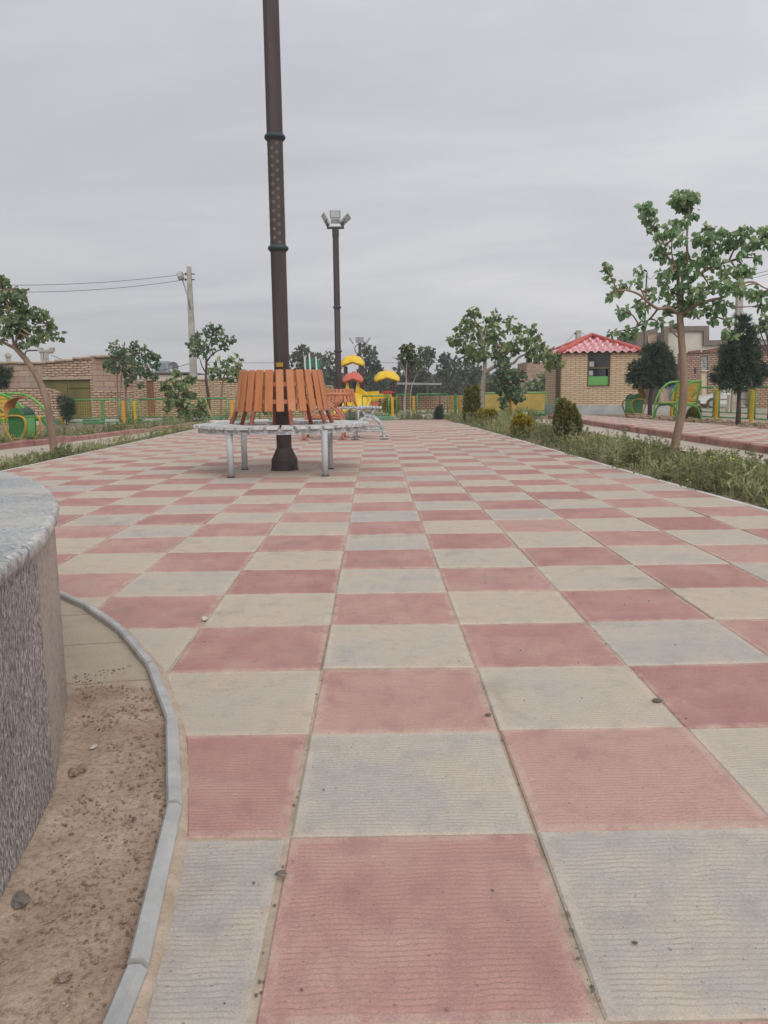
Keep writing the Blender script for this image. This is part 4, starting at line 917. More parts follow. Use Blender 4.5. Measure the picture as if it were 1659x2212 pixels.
# concrete light pole with lamp and wires
def polez(px, py, Y): return at(px, py, Y).z
q = at(421, 880, 36); t = thing('concrete_pole', 'tall tapering concrete utility pole with a street lamp behind the left fence', 'utility pole', (q.x, 36, -.36))
tp = at(408, 576, 36); H = tp.z + .36; lx = tp.x - q.x
b = MB()
vs = []
for z, hw, hd in ((0, .17, .15), (H, .085, .085)):
    x = lx * z / H
    vs += [(x - hw, -hd, z), (x + hw, -hd, z), (x + hw, hd, z), (x - hw, hd, z)]
b.add(vs, [(3, 2, 1, 0), (4, 5, 6, 7), (0, 1, 5, 4), (1, 2, 6, 5), (2, 3, 7, 6), (3, 0, 4, 7)]); b.build('shaft', m_conc, t)
pz = lambda px, py: at(px, py, 36) - Vector((q.x, 36, -.36))
b = MB(); b.tube([pz(413, 668) + Vector((0, -.14, 0)), pz(408, 640) + Vector((-.02, -.14, 0)), pz(396, 606) + Vector((0, -.14, 0))], .028, 6); b.build('lamp_arm', m_metal, t, True)
b = MB(); c = pz(392, 597) + Vector((0, -.16, 0)); b.rbox(c, (.26, .22, .34), .05, Matrix.Rotation(-.18, 3, 'Y')); lh = b.build('lamp_head', m_metal, t)
b = MB(); b.box(c + Vector((-.02, -.125, .05)), (.17, .03, .18), m=Matrix.Rotation(-.18, 3, 'Y')); b.build('lamp_glass', m_glassl, lh)
b = MB()
for y in (592, 604): b.box(pz(412, y), (.34, .06, .04)); b.lathe([(.03, -.05), (.05, 0), (.03, .05)], 8, pz(401, y))
b.build('insulators', m_darkm, t)
def cable(name, label, pts, sag=.15, r=.012):
    out = []
    for a, c in zip(pts, pts[1:]):
        for k in range(12): u = k / 12; out.append(a.lerp(c, u) - Vector((0, 0, sag * 4 * u * (1 - u))))
    out.append(pts[-1]); b = MB(); b.tube(out, r, 4)
    o = b.build(name, m_blackw); tag(o, label, 'cable'); return o
cable('overhead_cable', 'upper of two overhead cables running left from the concrete pole', [at(401, 592, 36), at(20, 616, 33), at(-200, 628, 31)], .12)
cable('overhead_cable', 'lower of two overhead cables running left from the concrete pole', [at(401, 604, 36), at(60, 631, 33), at(-200, 646, 31)], .12)
cable('overhead_cable', 'sagging cable from the concrete pole down to the left roofs', [at(416, 783, 36), at(330, 802, 36), at(200, 795, 36), at(110, 767, 36)], .05, .016)
cable('overhead_cable', 'thin distant cable crossing the sky behind the near lamp post', [at(440, 782, 75), at(600, 783, 75), at(790, 783, 75), at(1010, 782, 75)], .05, .02)
# ------------------------------------------------------------------ right hand street: houses, gate, walls, car
HY = 60.0
def P6(zx, zy, Y): return at(1348 + zx * .1875, 674 + zy * .1875, Y)
o = P6(455, 500, HY); o.z = -.36
t = thing('rendered_house', 'beige rendered house with a stepped dark brown fascia band', 'house', o)
def poly6(pts, Y=HY): return [P6(x, y, Y) - o for x, y in pts]
def ext(b, pts, y0, y1, Y=HY):
    q = poly6(pts, Y); b.prism([Vector((p.x, y0, p.z)) for p in q], (0, y1 - y0, 0))
b = MB(); ext(b, [(505, 215), (915, 215), (915, 380), (1700, 380), (1700, 1100), (505, 1100)], .12, 6); b.build('wall', m_beige, t)
b = MB(); ext(b, [(455, 165), (975, 160), (975, 218), (505, 220), (505, 1100), (455, 1100)], -.1, .5); ext(b, [(915, 218), (975, 218), (975, 325), (1700, 315), (1700, 372), (975, 383), (915, 385)], -.1, .5); b.build('fascia', m_fascia, t)
b = MB(); ext(b, [(200, 225), (440, 172), (455, 170), (455, 1100), (200, 1100)], 1.2, 6); b.build('side_wing', m_fascia, t)
b = MB(); ext(b, [(335, 262), (435, 240), (435, 700), (335, 700)], 1.1, 1.2); b.build('brick_panel', m_kbrick, t)
# street wall
o2 = P6(690, 480, 56); o2.z = -.36
t = thing('street_wall', 'reddish old brick street wall with a barred window above a tall pale door', 'wall', o2)
def ext2(b, pts, y0, y1, Y=56):
    q = [P6(x, y, Y) - o2 for x, y in pts]; b.prism([Vector((p.x, y0, max(0, p.z))) for p in q], (0, y1 - y0, 0))
b = MB(); ext2(b, [(640, 482), (850, 474), (892, 470), (892, 1110), (640, 1110)], 0, .4); ext2(b, [(966, 462), (1120, 452), (1420, 452), (1420, 1110), (966, 1110)], 0, .4); ext2(b, [(892, 470), (966, 463), (966, 508), (892, 508)], 0, .4); b.build('brick_face', m_redbrick, t)
b = MB(); ext2(b, [(640, 478), (760, 470), (765, 452), (870, 435), (875, 462), (930, 460), (935, 438), (1095, 408), (1110, 440), (1420, 440), (1420, 455), (966, 466), (640, 486)], -.15, .5); b.build('mud_coping', m_timber, t)
b = MB(); ext2(b, [(892, 510), (966, 510), (966, 668), (892, 668)], .12, .2); wn = b.build('window', m_glassl, t)
b = MB()
for (x0, y0, x1, y1) in ((900, 515, 960, 665), (960, 515, 900, 665), (930, 512, 930, 666), (895, 590, 963, 590)): b.tube([Vector((p.x, .08, p.z)) for p in (P6(x0, y0, 56) - o2, P6(x1, y1, 56) - o2)], .022, 4)
b.build('grille', m_metal, wn)
b = MB(); ext2(b, [(892, 670), (966, 670), (966, 684), (892, 684)], -.05, .2); ext2(b, [(892, 684), (966, 684), (966, 1110), (892, 1110)], .1, .2); b.build('door', mat('pale_door', (.50, .42, .28), (.56, .48, .33), 3, .7), t)
b = MB()
for x in (715, 820): ext2(b, [(x - 13, 645), (x + 13, 645), (x + 13, 715), (x - 13, 715)], -.012, .1)
b.build('vent_openings', m_pane, t)
o3 = P6(1520, 400, 46); o3.z = -.36
t = thing('street_wall', 'darker red brick wall with a sheet metal roof edge at the far right', 'wall', o3)
q = [P6(x, y, 46) - o3 for x, y in ((1480, 390), (2100, 335))]
b = MB(); b.prism([(q[0].x, 0, 0), (q[1].x, 0, 0), q[1], q[0]], (0, .4, 0)); b.build('brick_face', m_redbrick, t)
b = MB(); b.prism([q[0] + Vector((-.1, -.35, 0)), q[1] + Vector((0, -.35, 0)), q[1] + Vector((0, -.35, .16)), q[0] + Vector((-.1, -.35, .16))], (0, 1.2, 0)); b.build('roof_edge', m_metal, t)
# blue gate
o4 = P6(515, 1050, 57); o4.z = -.36
t = thing('blue_gate', 'sky blue double leaf steel gate with an arched header between brick piers', 'gate', o4)
def ext4(b, pts, y0, y1):
    q = [P6(x, y, 57) - o4 for x, y in pts]; b.prism([Vector((p.x, y0, max(0, p.z))) for p in q], (0, y1 - y0, 0))
b = MB(); ext4(b, [(512, 668), (574, 668), (574, 1062), (512, 1062)], 0, .06); g_ = b.build('gate_leaf', m_blue, t)
b = MB(); ext4(b, [(577, 668), (640, 668), (640, 1062), (577, 1062)], 0, .06); b.build('gate_leaf', m_blue, t)
b = MB()
for x in (525, 545, 560): ext4(b, [(x, 690), (x + 5, 690), (x + 5, 1040), (x, 1040)], -.03, 0)
b.build('ribs', m_blue, g_)
b = MB()
for x in (590, 612): ext4(b, [(x, 680), (x + 14, 680), (x + 14, 720), (x, 720)], -.03, -.002)
b.build('vent_holes', m_pane, g_)
b = MB(); ext4(b, [(505, 600), (650, 600), (650, 666), (505, 666)], -.02, .3); b.build('header', m_fascia, t)
b = MB(); ext4(b, [(420, 640), (508, 640), (508, 1062), (420, 1062)], -.05, .4); b.build('brick_pier', m_kbrick, t)
# car
def car():
    q = at(1508, 884, 47); t = thing('parked_car', 'white saloon car parked in the street behind the pine and fence', 'car', (q.x, 47, -.352))
    Lc, Wc = 4.2, 1.6
    side = [(.02, .30), (.0, .48), (.06, .62), (.55, .72), (1.15, .80), (1.75, 1.28), (2.0, 1.36), (2.75, 1.36), (3.05, 1.28), (3.55, .90), (4.1, .86), (4.2, .75), (4.2, .42), (4.1, .26), (3.75, .24)]
    def wheelarc(c): return [(c + .34 * math.cos(a), .27 + .34 * math.sin(a)) for a in [PI * k / 10 for k in range(11)]]
    side2 = side + [p for p in wheelarc(3.35)] + [(2.9, .22), (1.2, .22)] + wheelarc(.78) + [(.3, .26)]
    b = MB(); lower = [p for p in side if p[1] < .91]
    low = [(.02, .30), (.0, .48), (.06, .62), (.55, .72), (1.15, .80), (3.62, .89), (4.1, .86), (4.2, .75), (4.2, .42), (4.1, .26), (3.75, .26)] + wheelarc(3.35) + [(2.9, .22), (1.2, .22)] + wheelarc(.78) + [(.3, .26)]
    b.prism([(x, 0, z) for x, z in low], (0, Wc, 0)); b.build('body', m_carw, t)
    b = MB(); n0 = [(1.15, .80), (1.78, 1.28), (2.02, 1.36), (2.78, 1.36), (3.05, 1.28), (3.62, .89)]
    vs = [(x, .03 + (z - .8) * .25, z) for x, z in n0] + [(x, Wc - .03 - (z - .8) * .25, z) for x, z in n0]
    b.add(vs, [tuple(range(6)), tuple(range(11, 5, -1))] + [(i, i + 6, (i + 1) % 6 + 6, (i + 1) % 6) for i in range(6)]); cb = b.build('cabin', m_carw, t)
    def glass(pts): b = MB(); b.prism([(x, .018 + (z - .8) * .25, z) for x, z in pts], (0, .004, 0)); b.build('side_window', m_cargl, t)
    glass([(1.42, .86), (1.84, 1.24), (2.02, 1.29), (2.28, 1.29), (2.28, .88)]); glass([(2.34, .88), (2.34, 1.29), (2.76, 1.29), (2.98, 1.2), (3.3, .92)])
    b = MB(); b.add([(1.19, .14, .845), (1.19, Wc - .14, .845), (1.74, Wc - .22, 1.265), (1.74, .22, 1.265)], [(0, 1, 2, 3)]); b.build('windscreen', m_cargl, t)
    for x in (.78, 3.35):
        for y in (-.0, Wc - .18):
            b = MB(); c = (x, y, .27); n = 20
            vs = [(x + .265 * math.cos(2 * PI * k / n), yy, .27 + .265 * math.sin(2 * PI * k / n)) for yy in (y, y + .18) for k in range(n)]
            b.add(vs, [tuple(range(n)), tuple(range(2 * n - 1, n - 1, -1))] + [(k, (k + 1) % n, (k + 1) % n + n, k + n) for k in range(n)]); w_ = b.build('wheel', m_tyre, t)
            b = MB(); b.add([(x + .17 * math.cos(2 * PI * k / n), y - .006, .27 + .17 * math.sin(2 * PI * k / n)) for k in range(n)], [tuple(range(n))]); b.build('rim', m_hub, w_)
    b = MB(); b.box((.02, Wc / 2, .38), (.16, Wc + .02, .16)); b.box((4.16, Wc / 2, .38), (.16, Wc + .02, .16)); b.box((2.1, -.008, .5), (3.0, .016, .05)); b.build('bumpers', m_darkm, t)
    for y in (.16, Wc - .16): b = MB(); b.rbox((.07, y, .57), (.1, .3, .12), .02); b.build('headlight', m_lampw, t)
    for y in (.16, Wc - .16): b = MB(); b.rbox((4.17, y, .7), (.08, .3, .14), .02); b.build('tail_light', m_redl, t)
    b = MB(); b.rbox((1.35, -.06, .92), (.08, .12, .09), .02); b.build('mirror', m_darkm, t)
    for x in (1.9, 2.75): b = MB(); b.box((x, -.006, .78), (.14, .02, .025)); b.build('door_handle', m_darkm, t)
    return t
c_ = car(); c_.rotation_euler = (0, 0, -.10)
q = P6(1230, 1120, 40); t = thing('concrete_bollard', 'square beige concrete bollard standing in the street before the white car', 'bollard', (q.x, 40, -.352))
h = P6(1230, 950, 40).z + .352
b = MB(); b.rbox((0, 0, .06), (.42, .42, .12), .015); b.rbox((0, 0, .12 + (h - .12) / 2), (.32, .32, h - .12), .02); b.build('shaft', m_beige, t)
# dark tube mast, distant poles
q = P6(230, 400, 50); tp = at(1397, 590, 50); t = thing('tube_mast', 'thin dark steel mast rising behind the mulberry crown', 'mast', (q.x, 50, -.36))
b = MB(); b.tube([(0, 0, 0), (0, 0, 3.9)], .06, 8); b.tube([(0, 0, 3.9), (tp.x - q.x, 0, tp.z + .36)], .045, 8); b.build('shaft', m_darkm, t); b = MB(); b.tube(arc([(tp.x - q.x, 0, tp.z + .3), (tp.x - q.x + .2, 0, tp.z), (tp.x - q.x + .6, 0, tp.z + .35)], 4), .015, 4); b.build('loose_cable', m_blackw, t)
q = at(1593, 730, 38); tp = at(1590, 588, 38); t = thing('concrete_pole', 'concrete utility pole standing behind the right pine and the mulberry branches', 'utility pole', (q.x, 38, -.36))
b = MB(); b.prism([(-.13, -.12, 0), (.13, -.12, 0), (.13, .12, 0), (-.13, .12, 0)], (0, 0, tp.z + .36)); b.build('shaft', m_conc, t); b = MB(); b.box((0, -.13, tp.z + .1), (.7, .06, .06)); b.build('cross_arm', m_darkm, t)
cable('overhead_cable', 'upper cable running right from the pole behind the mulberry tree', [at(1592, 594, 37.8), at(1659, 585, 34), at(1800, 570, 30)], .05)
cable('overhead_cable', 'lower cable running right from the pole behind the mulberry tree', [at(1592, 604, 37.8), at(1659, 592, 34), at(1800, 580, 30)], .05)
q = at(1249, 740, 45); tp = at(1248, 714, 45); t = thing('concrete_pole', 'short visible top of a concrete pole behind the red kiosk roof', 'utility pole', (q.x, 45, -.36))
b = MB(); b.prism([(-.13, -.12, 0), (.13, -.12, 0), (.11, .12, 0), (-.13, .12, 0)], (0, 0, tp.z + .36)); b.build('shaft', m_conc, t); b = MB(); b.box((-.16, 0, tp.z + .2), (.12, .08, .08)); b.build('insulator', m_darkm, t)
cable('overhead_cable', 'cable dropping left from the pole behind the kiosk roof', [at(1244, 717, 45), at(1210, 752, 45)], .02); cable('overhead_cable', 'cable running right from the pole behind the kiosk roof', [at(1252, 717, 45), at(1330, 738, 45), at(1420, 706, 50)], .15)
# clay house seen between the middle trees and the kiosk; long low mustard wall and earth bank beyond the fence
a, c = at(1138, 782, 62), at(1182, 840, 62); t = thing('clay_house', 'distant clay coloured house with a sloping red roof between tree and kiosk', 'house', (a.x, 62, -.36))
b = MB(); b.prism([(0, 0, 0), (3, 0, 0), (3, 0, a.z + .36), (0, 0, a.z + .36)], (0, 4, 0)); b.prism([(-1.6, .2, 0), (-.003, .2, 0), (-.003, .2, 2.4), (-1.6, .2, 2.4)], (0, 3, 0)); b.build('wall', m_adobe, t)
b = MB(); b.prism([(-1.9, -.1, 2.75), (-.003, -.1, 2.42), (-.003, -.1, 2.52), (-1.9, -.1, 2.85)], (0, 3, 0)); b.build('roof', m_kerbr, t)
b = MB(); b.box((-.7, .18, 1.3), (.5, .06, .7)); b.build('window', m_pane, t); b = MB(); b.box((.6, -.03, 1.0), (.7, .06, 2.0)); b.build('door', m_metal, t)
a, c = at(1035, 851, 36), at(1184, 848, 36); t = thing('mustard_wall', 'long low mustard yellow rendered wall beyond the middle fence', 'wall', (a.x, 36, -.36))
b = MB(); b.prism([(0, 0, 0), (c.x - a.x + 1, 0, 0), (c.x - a.x + 1, 0, c.z + .36), (0, 0, a.z + .36)], (0, .3, 0)); b.build('face', mat('mustard_render', (.34, .25, .055), (.44, .33, .10), 2.2, .9, .3, 20), t); b = MB(); b.box(((c.x - a.x) / 2 + .5, .15, a.z + .40), (c.x - a.x + 1.1, .36, .06)); b.build('coping', m_mudtop, t)
a, c = at(840, 858, 52), at(1010, 853, 52); t = thing('brown_wall', 'low brown brick boundary wall far beyond the playground', 'wall', (a.x, 52, -.36))
b = MB(); b.prism([(-4, 0, 0), (c.x - a.x + 2, 0, 0), (c.x - a.x + 2, 0, c.z + .30), (-4, 0, a.z + .30)], (0, .3, 0)); b.build('face', m_redbrick, t); b = MB(); b.box(((c.x - a.x) / 2 - 1, .15, a.z + .36), (c.x - a.x + 6, .36, .08)); b.build('coping', m_mudtop, t)
# ------------------------------------------------------------------ playground
def dome_roof(c, R, h, m, name, parent, nseg=6):
    """canopy of curved panels with arched openings along the rim"""
    b = MB(); n = 64; rings = 10; v = []
    for i in range(rings + 1):
        u = i / rings
        for k in range(n):
            a = 2 * PI * k / n + .35; sq = min(1.28, 1 / max(abs(math.cos(a)), abs(math.sin(a)))); m_ = abs(math.cos(2 * a)) ** .6
            r = R * u * (1 + (sq - 1) * u)
            edge = max(0, (u - .62) / .38)
            z = h * (1 - .50 * u ** 2.2) - edge ** 1.2 * h * (.52 * (1 - m_) + .26)
            z += .02 * math.cos(8 * a) * u
            v.append((c[0] + r * math.cos(a), c[1] + r * math.sin(a), c[2] + z))
    f = [(i * n + k, i * n + (k + 1) % n, (i + 1) * n + (k + 1) % n, (i + 1) * n + k) for i in range(rings) for k in range(n)]
    b.add(v, f); b.lathe([(R * .1, h * .96), (R * .1, h * 1.08), (R * .04, h * 1.16)], 10, c)
    o = b.build(name, m, parent, True)
    sm = o.modifiers.new('thickness', 'SOLIDIFY'); sm.thickness = .09; sm.offset = -1
    return o
PY = 42.0
def pp(px, py, Y=PY): return at(px, py, Y)
q = pp(765, 905); t = thing('play_tower', 'larger play tower with yellow and red domed roofs and a yellow slide', 'play tower', (q.x, PY, -.36)); O = Vector((q.x, PY, -.36))
def lp_(px, py, dy=0): return pp(px, py) - O + Vector((0, dy, 0))
for px, dy in ((745, -.45), (780, -.45), (748, .5), (783, .5)):
    p = lp_(px, 793, dy); b = MB(); b.tube([(p.x, dy, 0), (p.x, dy, p.z + .05)], .055, 8); b.build('post', m_pbrown, t)
c = lp_(761.5, 793); dome_roof((c.x, 0, c.z + .12), .62, .46, m_pyel, 'yellow_roof', t)
c = lp_(764, 829); dome_roof((c.x, -1.2, c.z + .12), .52, .42, m_pred, 'red_roof', t)
for px in (743, 757, 775, 786):
    p0, p1 = lp_(px, 905, -1.2), lp_(px, 822, -1.2); b = MB(); b.tube([(p0.x, -1.2, 0), (p0.x, -1.2, p1.z)], .05, 8); b.build('post', m_pbrown, t)
for px, y0, y1 in ((752, 826, 850), (774, 824, 850)):
    p, p2 = lp_(px, y0, -1.32), lp_(px, y1, -1.32); b = MB(); b.prism([(p.x - .05, -1.35, p.z), (p.x + .05, -1.35, p.z), (p2.x + .13, -1.35, p2.z), (p2.x - .13, -1.35, p2.z)], (0, .08, 0)); b.build('slide_gate', m_pyel, t)
p = lp_(769, 840, -1.0); b = MB(); b.tube([(p.x, -.9, p.z - .45), (p.x, -.9, p.z + .32)], .17, 12); b.build('blue_tube', m_pblue, t, True)
b = MB(); zf = lp_(765, 862).z; b.box((lp_(764, 860).x, -.6, zf - .05), (1.1, 1.6, .10)); b.build('platform', m_pbrown, t)
def slide(name, path, wd, m, parent):
    b = MB(); P = arc(path, 5); n = len(P); sec = [(-.5, .22), (-.5, .0), (-.3, -.06), (.3, -.06), (.5, 0), (.5, .22), (.42, .22), (.42, .03), (.26, -.01), (-.26, -.01), (-.42, .03), (-.42, .22)]
    k = len(sec); v = []
    for i, p in enumerate(P):
        t_ = (P[min(i + 1, n - 1)] - P[max(0, i - 1)]); t_.z = 0; t_.normalize(); s_ = Vector((-t_.y, t_.x, 0))
        for x, z in sec: v.append(p + s_ * x * wd + Vector((0, 0, z)))
    b.add(v, [(i * k + j, i * k + (j + 1) % k, (i + 1) * k + (j + 1) % k, (i + 1) * k + j) for i in range(n - 1) for j in range(k)] + [tuple(range(k)), tuple((n - 1) * k + j for j in range(k))[::-1]])
    return b.build(name, m, parent, True)
p0, p1, p2, p3 = lp_(770, 847), lp_(779, 857), lp_(786, 868), lp_(779, 879)
slide('slide', [(p0.x - .1, -1.5, p0.z), (p1.x, -2.0, p1.z), (p2.x, -2.5, p2.z - .08), (p3.x, -3.2, max(.1, p3.z - .1))], .72, m_pyel, t)
p0, p1 = lp_(762, 880), lp_(735, 897); slide('slide', [(p0.x, -2.2, p0.z + .3), ((p0.x + p1.x) / 2, -2.6, (p0.z + p1.z) / 2 + .1), (p1.x, -3.0, .12)], .55, m_pyel, t)
q = pp(836, 905); t = thing('play_tower', 'smaller play unit with one yellow domed roof, yellow panels and a dark red arch', 'play tower', (q.x, PY, -.36)); O = Vector((q.x, PY, -.36))
c = lp_(835.5, 826); dome_roof((c.x, 0, c.z + .12), .66, .46, m_pyel, 'yellow_roof', t)
for px, dy in ((818, -.5), (853, -.5), (820, .5), (851, .5)):
    p = lp_(px, 826, dy); b = MB(); b.tube([(p.x, dy, 0), (p.x, dy, p.z + .05)], .055, 8); b.build('post', m_pbrown, t)
def panel(name, pts, y, m, th=.08):
    b = MB(); q = [lp_(px, py) for px, py in pts]; b.prism([Vector((p.x, y, p.z)) for p in q], (0, th, 0)); return b.build(name, m, t)
panel('yellow_panel', [(790, 846), (819, 845), (819, 865), (790, 866)], -.9, m_pyel, .5)
panel('yellow_panel', [(803, 851), (827, 850), (827, 860), (803, 861)], -1.6, m_pyel)
panel('orange_panel', [(827, 849), (845, 846), (847, 868), (843, 866), (838, 862), (832, 860), (827, 862)], -1.2, m_pora)
panel('red_arch', [(822, 849), (826, 845.5), (833, 844), (840, 843.5), (847, 845), (852, 848), (845, 849)], -1.3, m_pdred, .35)
panel('red_tub', [(803, 868), (819, 868), (818, 873), (814, 877), (808, 877), (804, 873)], -1.8, m_pred, .5)
b = MB(); z = lp_(820, 868).z; b.box((lp_(822, 868).x, -.5, z - .04), (1.2, 1.3, .08)); b.build('platform', m_pbrown, t)
# climbing frame with white poles
q = pp(665, 905, 46); t = thing('climbing_frame', 'three white poles with green panels rising behind the near bench back', 'climbing frame', (q.x, 46, -.36)); O = Vector((q.x, 46, -.36))
for px, py, dy in ((657.5, 770, 0), (669, 764, -.4), (682, 770, 0)): p = at(px, py, 46) - O; b = MB(); b.tube([(p.x + .15, dy, 0), (p.x, dy, p.z)], .05, 8); b.build('post', m_white, t)
for a_, c_2 in (((661, 778), (668, 800)), ((671, 774), (678, 793)), ((684, 780), (692, 802))):
    p, p2 = at(*a_, 46) - O, at(*c_2, 46) - O; b = MB(); b.prism([(p.x, .1, p2.z), (p2.x, .1, p2.z), (p2.x, .1, p.z), (p.x, .1, p.z)], (0, .05, 0)); b.build('panel', m_pgreen, t)
b = MB(); b.box((.1, .1, 1.6), (1.0, .06, .06)); b.build('rail', m_pgreen, t)
q = pp(690, 850, 48); t = thing('garden_lantern', 'white twin lantern post against the dark trees left of the far lamp post', 'lantern', (q.x, 48, -.36))
tp = at(686, 797, 48).z + .36; b = MB(); b.tube([(0, 0, 0), (0, 0, tp - .3)], .04, 8); b.build('post', m_darkm, t)
for x, z in ((-.09, tp - .1), (.10, tp - .33)): b = MB(); b.lathe([(.05, -.22), (.08, -.02), (.15, -.01), (.03, .12)], 10, (x, 0, z)); b.build('lantern', m_white, t)
a, c = at(858, 829, 50), at(954, 834.5, 50); t = thing('metal_canopy', 'thin grey metal canopy edge on slim posts before the far trees', 'canopy', (a.x, 50, -.36))
b = MB(); b.prism([(0, 0, a.z + .32), (c.x - a.x, 0, c.z + .44), (c.x - a.x, 0, c.z + .56), (0, 0, a.z + .44)], (0, 2.5, 0)); b.build('roof_sheet', m_metal, t)
for x in (.3, c.x - a.x - .1): b = MB(); b.tube([(x, .2, 0), (x, .2, a.z + .36)], .05, 6); b.tube([(x, 2.3, 0), (x, 2.3, a.z + .36)], .05, 6); b.build('posts', m_darkm, t)
# ------------------------------------------------------------------ vegetation
def rv(s=1.0): return Vector((rnd.gauss(0, s), rnd.gauss(0, s), rnd.gauss(0, s)))
def leaf(b, p, s, d, tint, w=.42, fold=.18):
    d = d.normalized(); x = d.cross(rv()).normalized(); n_ = x.cross(d)
    P = lambda u, v, h: p + d * (u * s) + x * (v * s) + n_ * (h * s)
    dr = -.12
    b.add([P(0, 0, 0), P(.25, w, fold), P(.65, w * .78, fold + dr * .3), P(1, 0, dr), P(.65, -w * .78, fold + dr * .3), P(.25, -w, fold)], [(0, 1, 2, 3), (0, 3, 4, 5)], tint)
def spray(b, p, s, d, tint, w=.12):
    d = d.normalized(); x = d.cross(rv()).normalized() * (w * s)
    b.add([p - x, p + x, p + d * s], [(0, 1, 2)], tint)
class Veg:
    """tree traced in picture units on a plane at depth Y, then given depth of its own"""
    def __init__(s, tf, base, Y, zb=-.04):
        s.tf = tf; s.Y = Y; q = at(*tf(*base), Y); s.o = Vector((q.x, Y, zb)); s.u = abs(at(*tf(1, 0), Y).x - at(*tf(0, 0), Y).x)
    def p(s, x, y, dy=0): return at(*s.tf(x, y), s.Y + dy) - s.o
def tree(name, label, tf, base, Y, trunks, clusters, lsize, lmat, bark, group=None, dens=1.0, cat='tree', zb=-.04, droop=.35, shape=.42, twigs=True, spread=.75, ntw=1):
    V = Veg(tf, base, Y, zb); t = thing(name, label, cat, V.o, 0, group); b = MB(); nodes = []
    for tr in trunks:
        pts, r0, r1, dz = tr; n = len(pts); P = []
        for i, (x, y) in enumerate(pts): P.append(V.p(x, y, dz * i / max(1, n - 1)))
        if tr is trunks[0]: P[0].z = -.05
        P = arc(P, 4); m = len(P); b.tube(P, [r0 + (r1 - r0) * i / (m - 1) for i in range(m)], 8); nodes += P[(m // 3 if tr is trunks[0] else 1):]
    c = MB()
    for cl in clusters:
        x, y, r = cl[:3]; k = cl[3] if len(cl) > 3 else None
        R = r * V.u; ce0 = V.p(x, y)
        near = min(nodes, key=lambda q: (q.x - ce0.x) ** 2 + (q.z - ce0.z) ** 2)
        dy = near.y * .8 + rnd.uniform(-1, 1) * spread * min(R * 2.2, .8 + R * .5); ce = V.p(x, y, dy)
        if twigs:
            for _ in range(ntw):
                e_ = ce + rv(R * .4); mid = near.lerp(e_, .5) + rv(R * .12); b.tube([near, mid, e_], [.012 + lsize * .03, .008 + lsize * .02, .004], 5)
        n = k or int(dens * 5.2 * (R / lsize) ** 2 + 8)
        if k: n = int(k * dens * 1.25)
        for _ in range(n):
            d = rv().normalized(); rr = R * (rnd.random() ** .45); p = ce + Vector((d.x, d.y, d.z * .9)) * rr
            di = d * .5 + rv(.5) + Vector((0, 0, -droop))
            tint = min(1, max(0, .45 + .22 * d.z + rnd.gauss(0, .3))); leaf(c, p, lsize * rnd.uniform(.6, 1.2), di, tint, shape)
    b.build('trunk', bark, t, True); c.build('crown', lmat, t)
    return t
tfA = lambda x, y: (1278.8 + x * .2968, 380.2 + y * .2968)
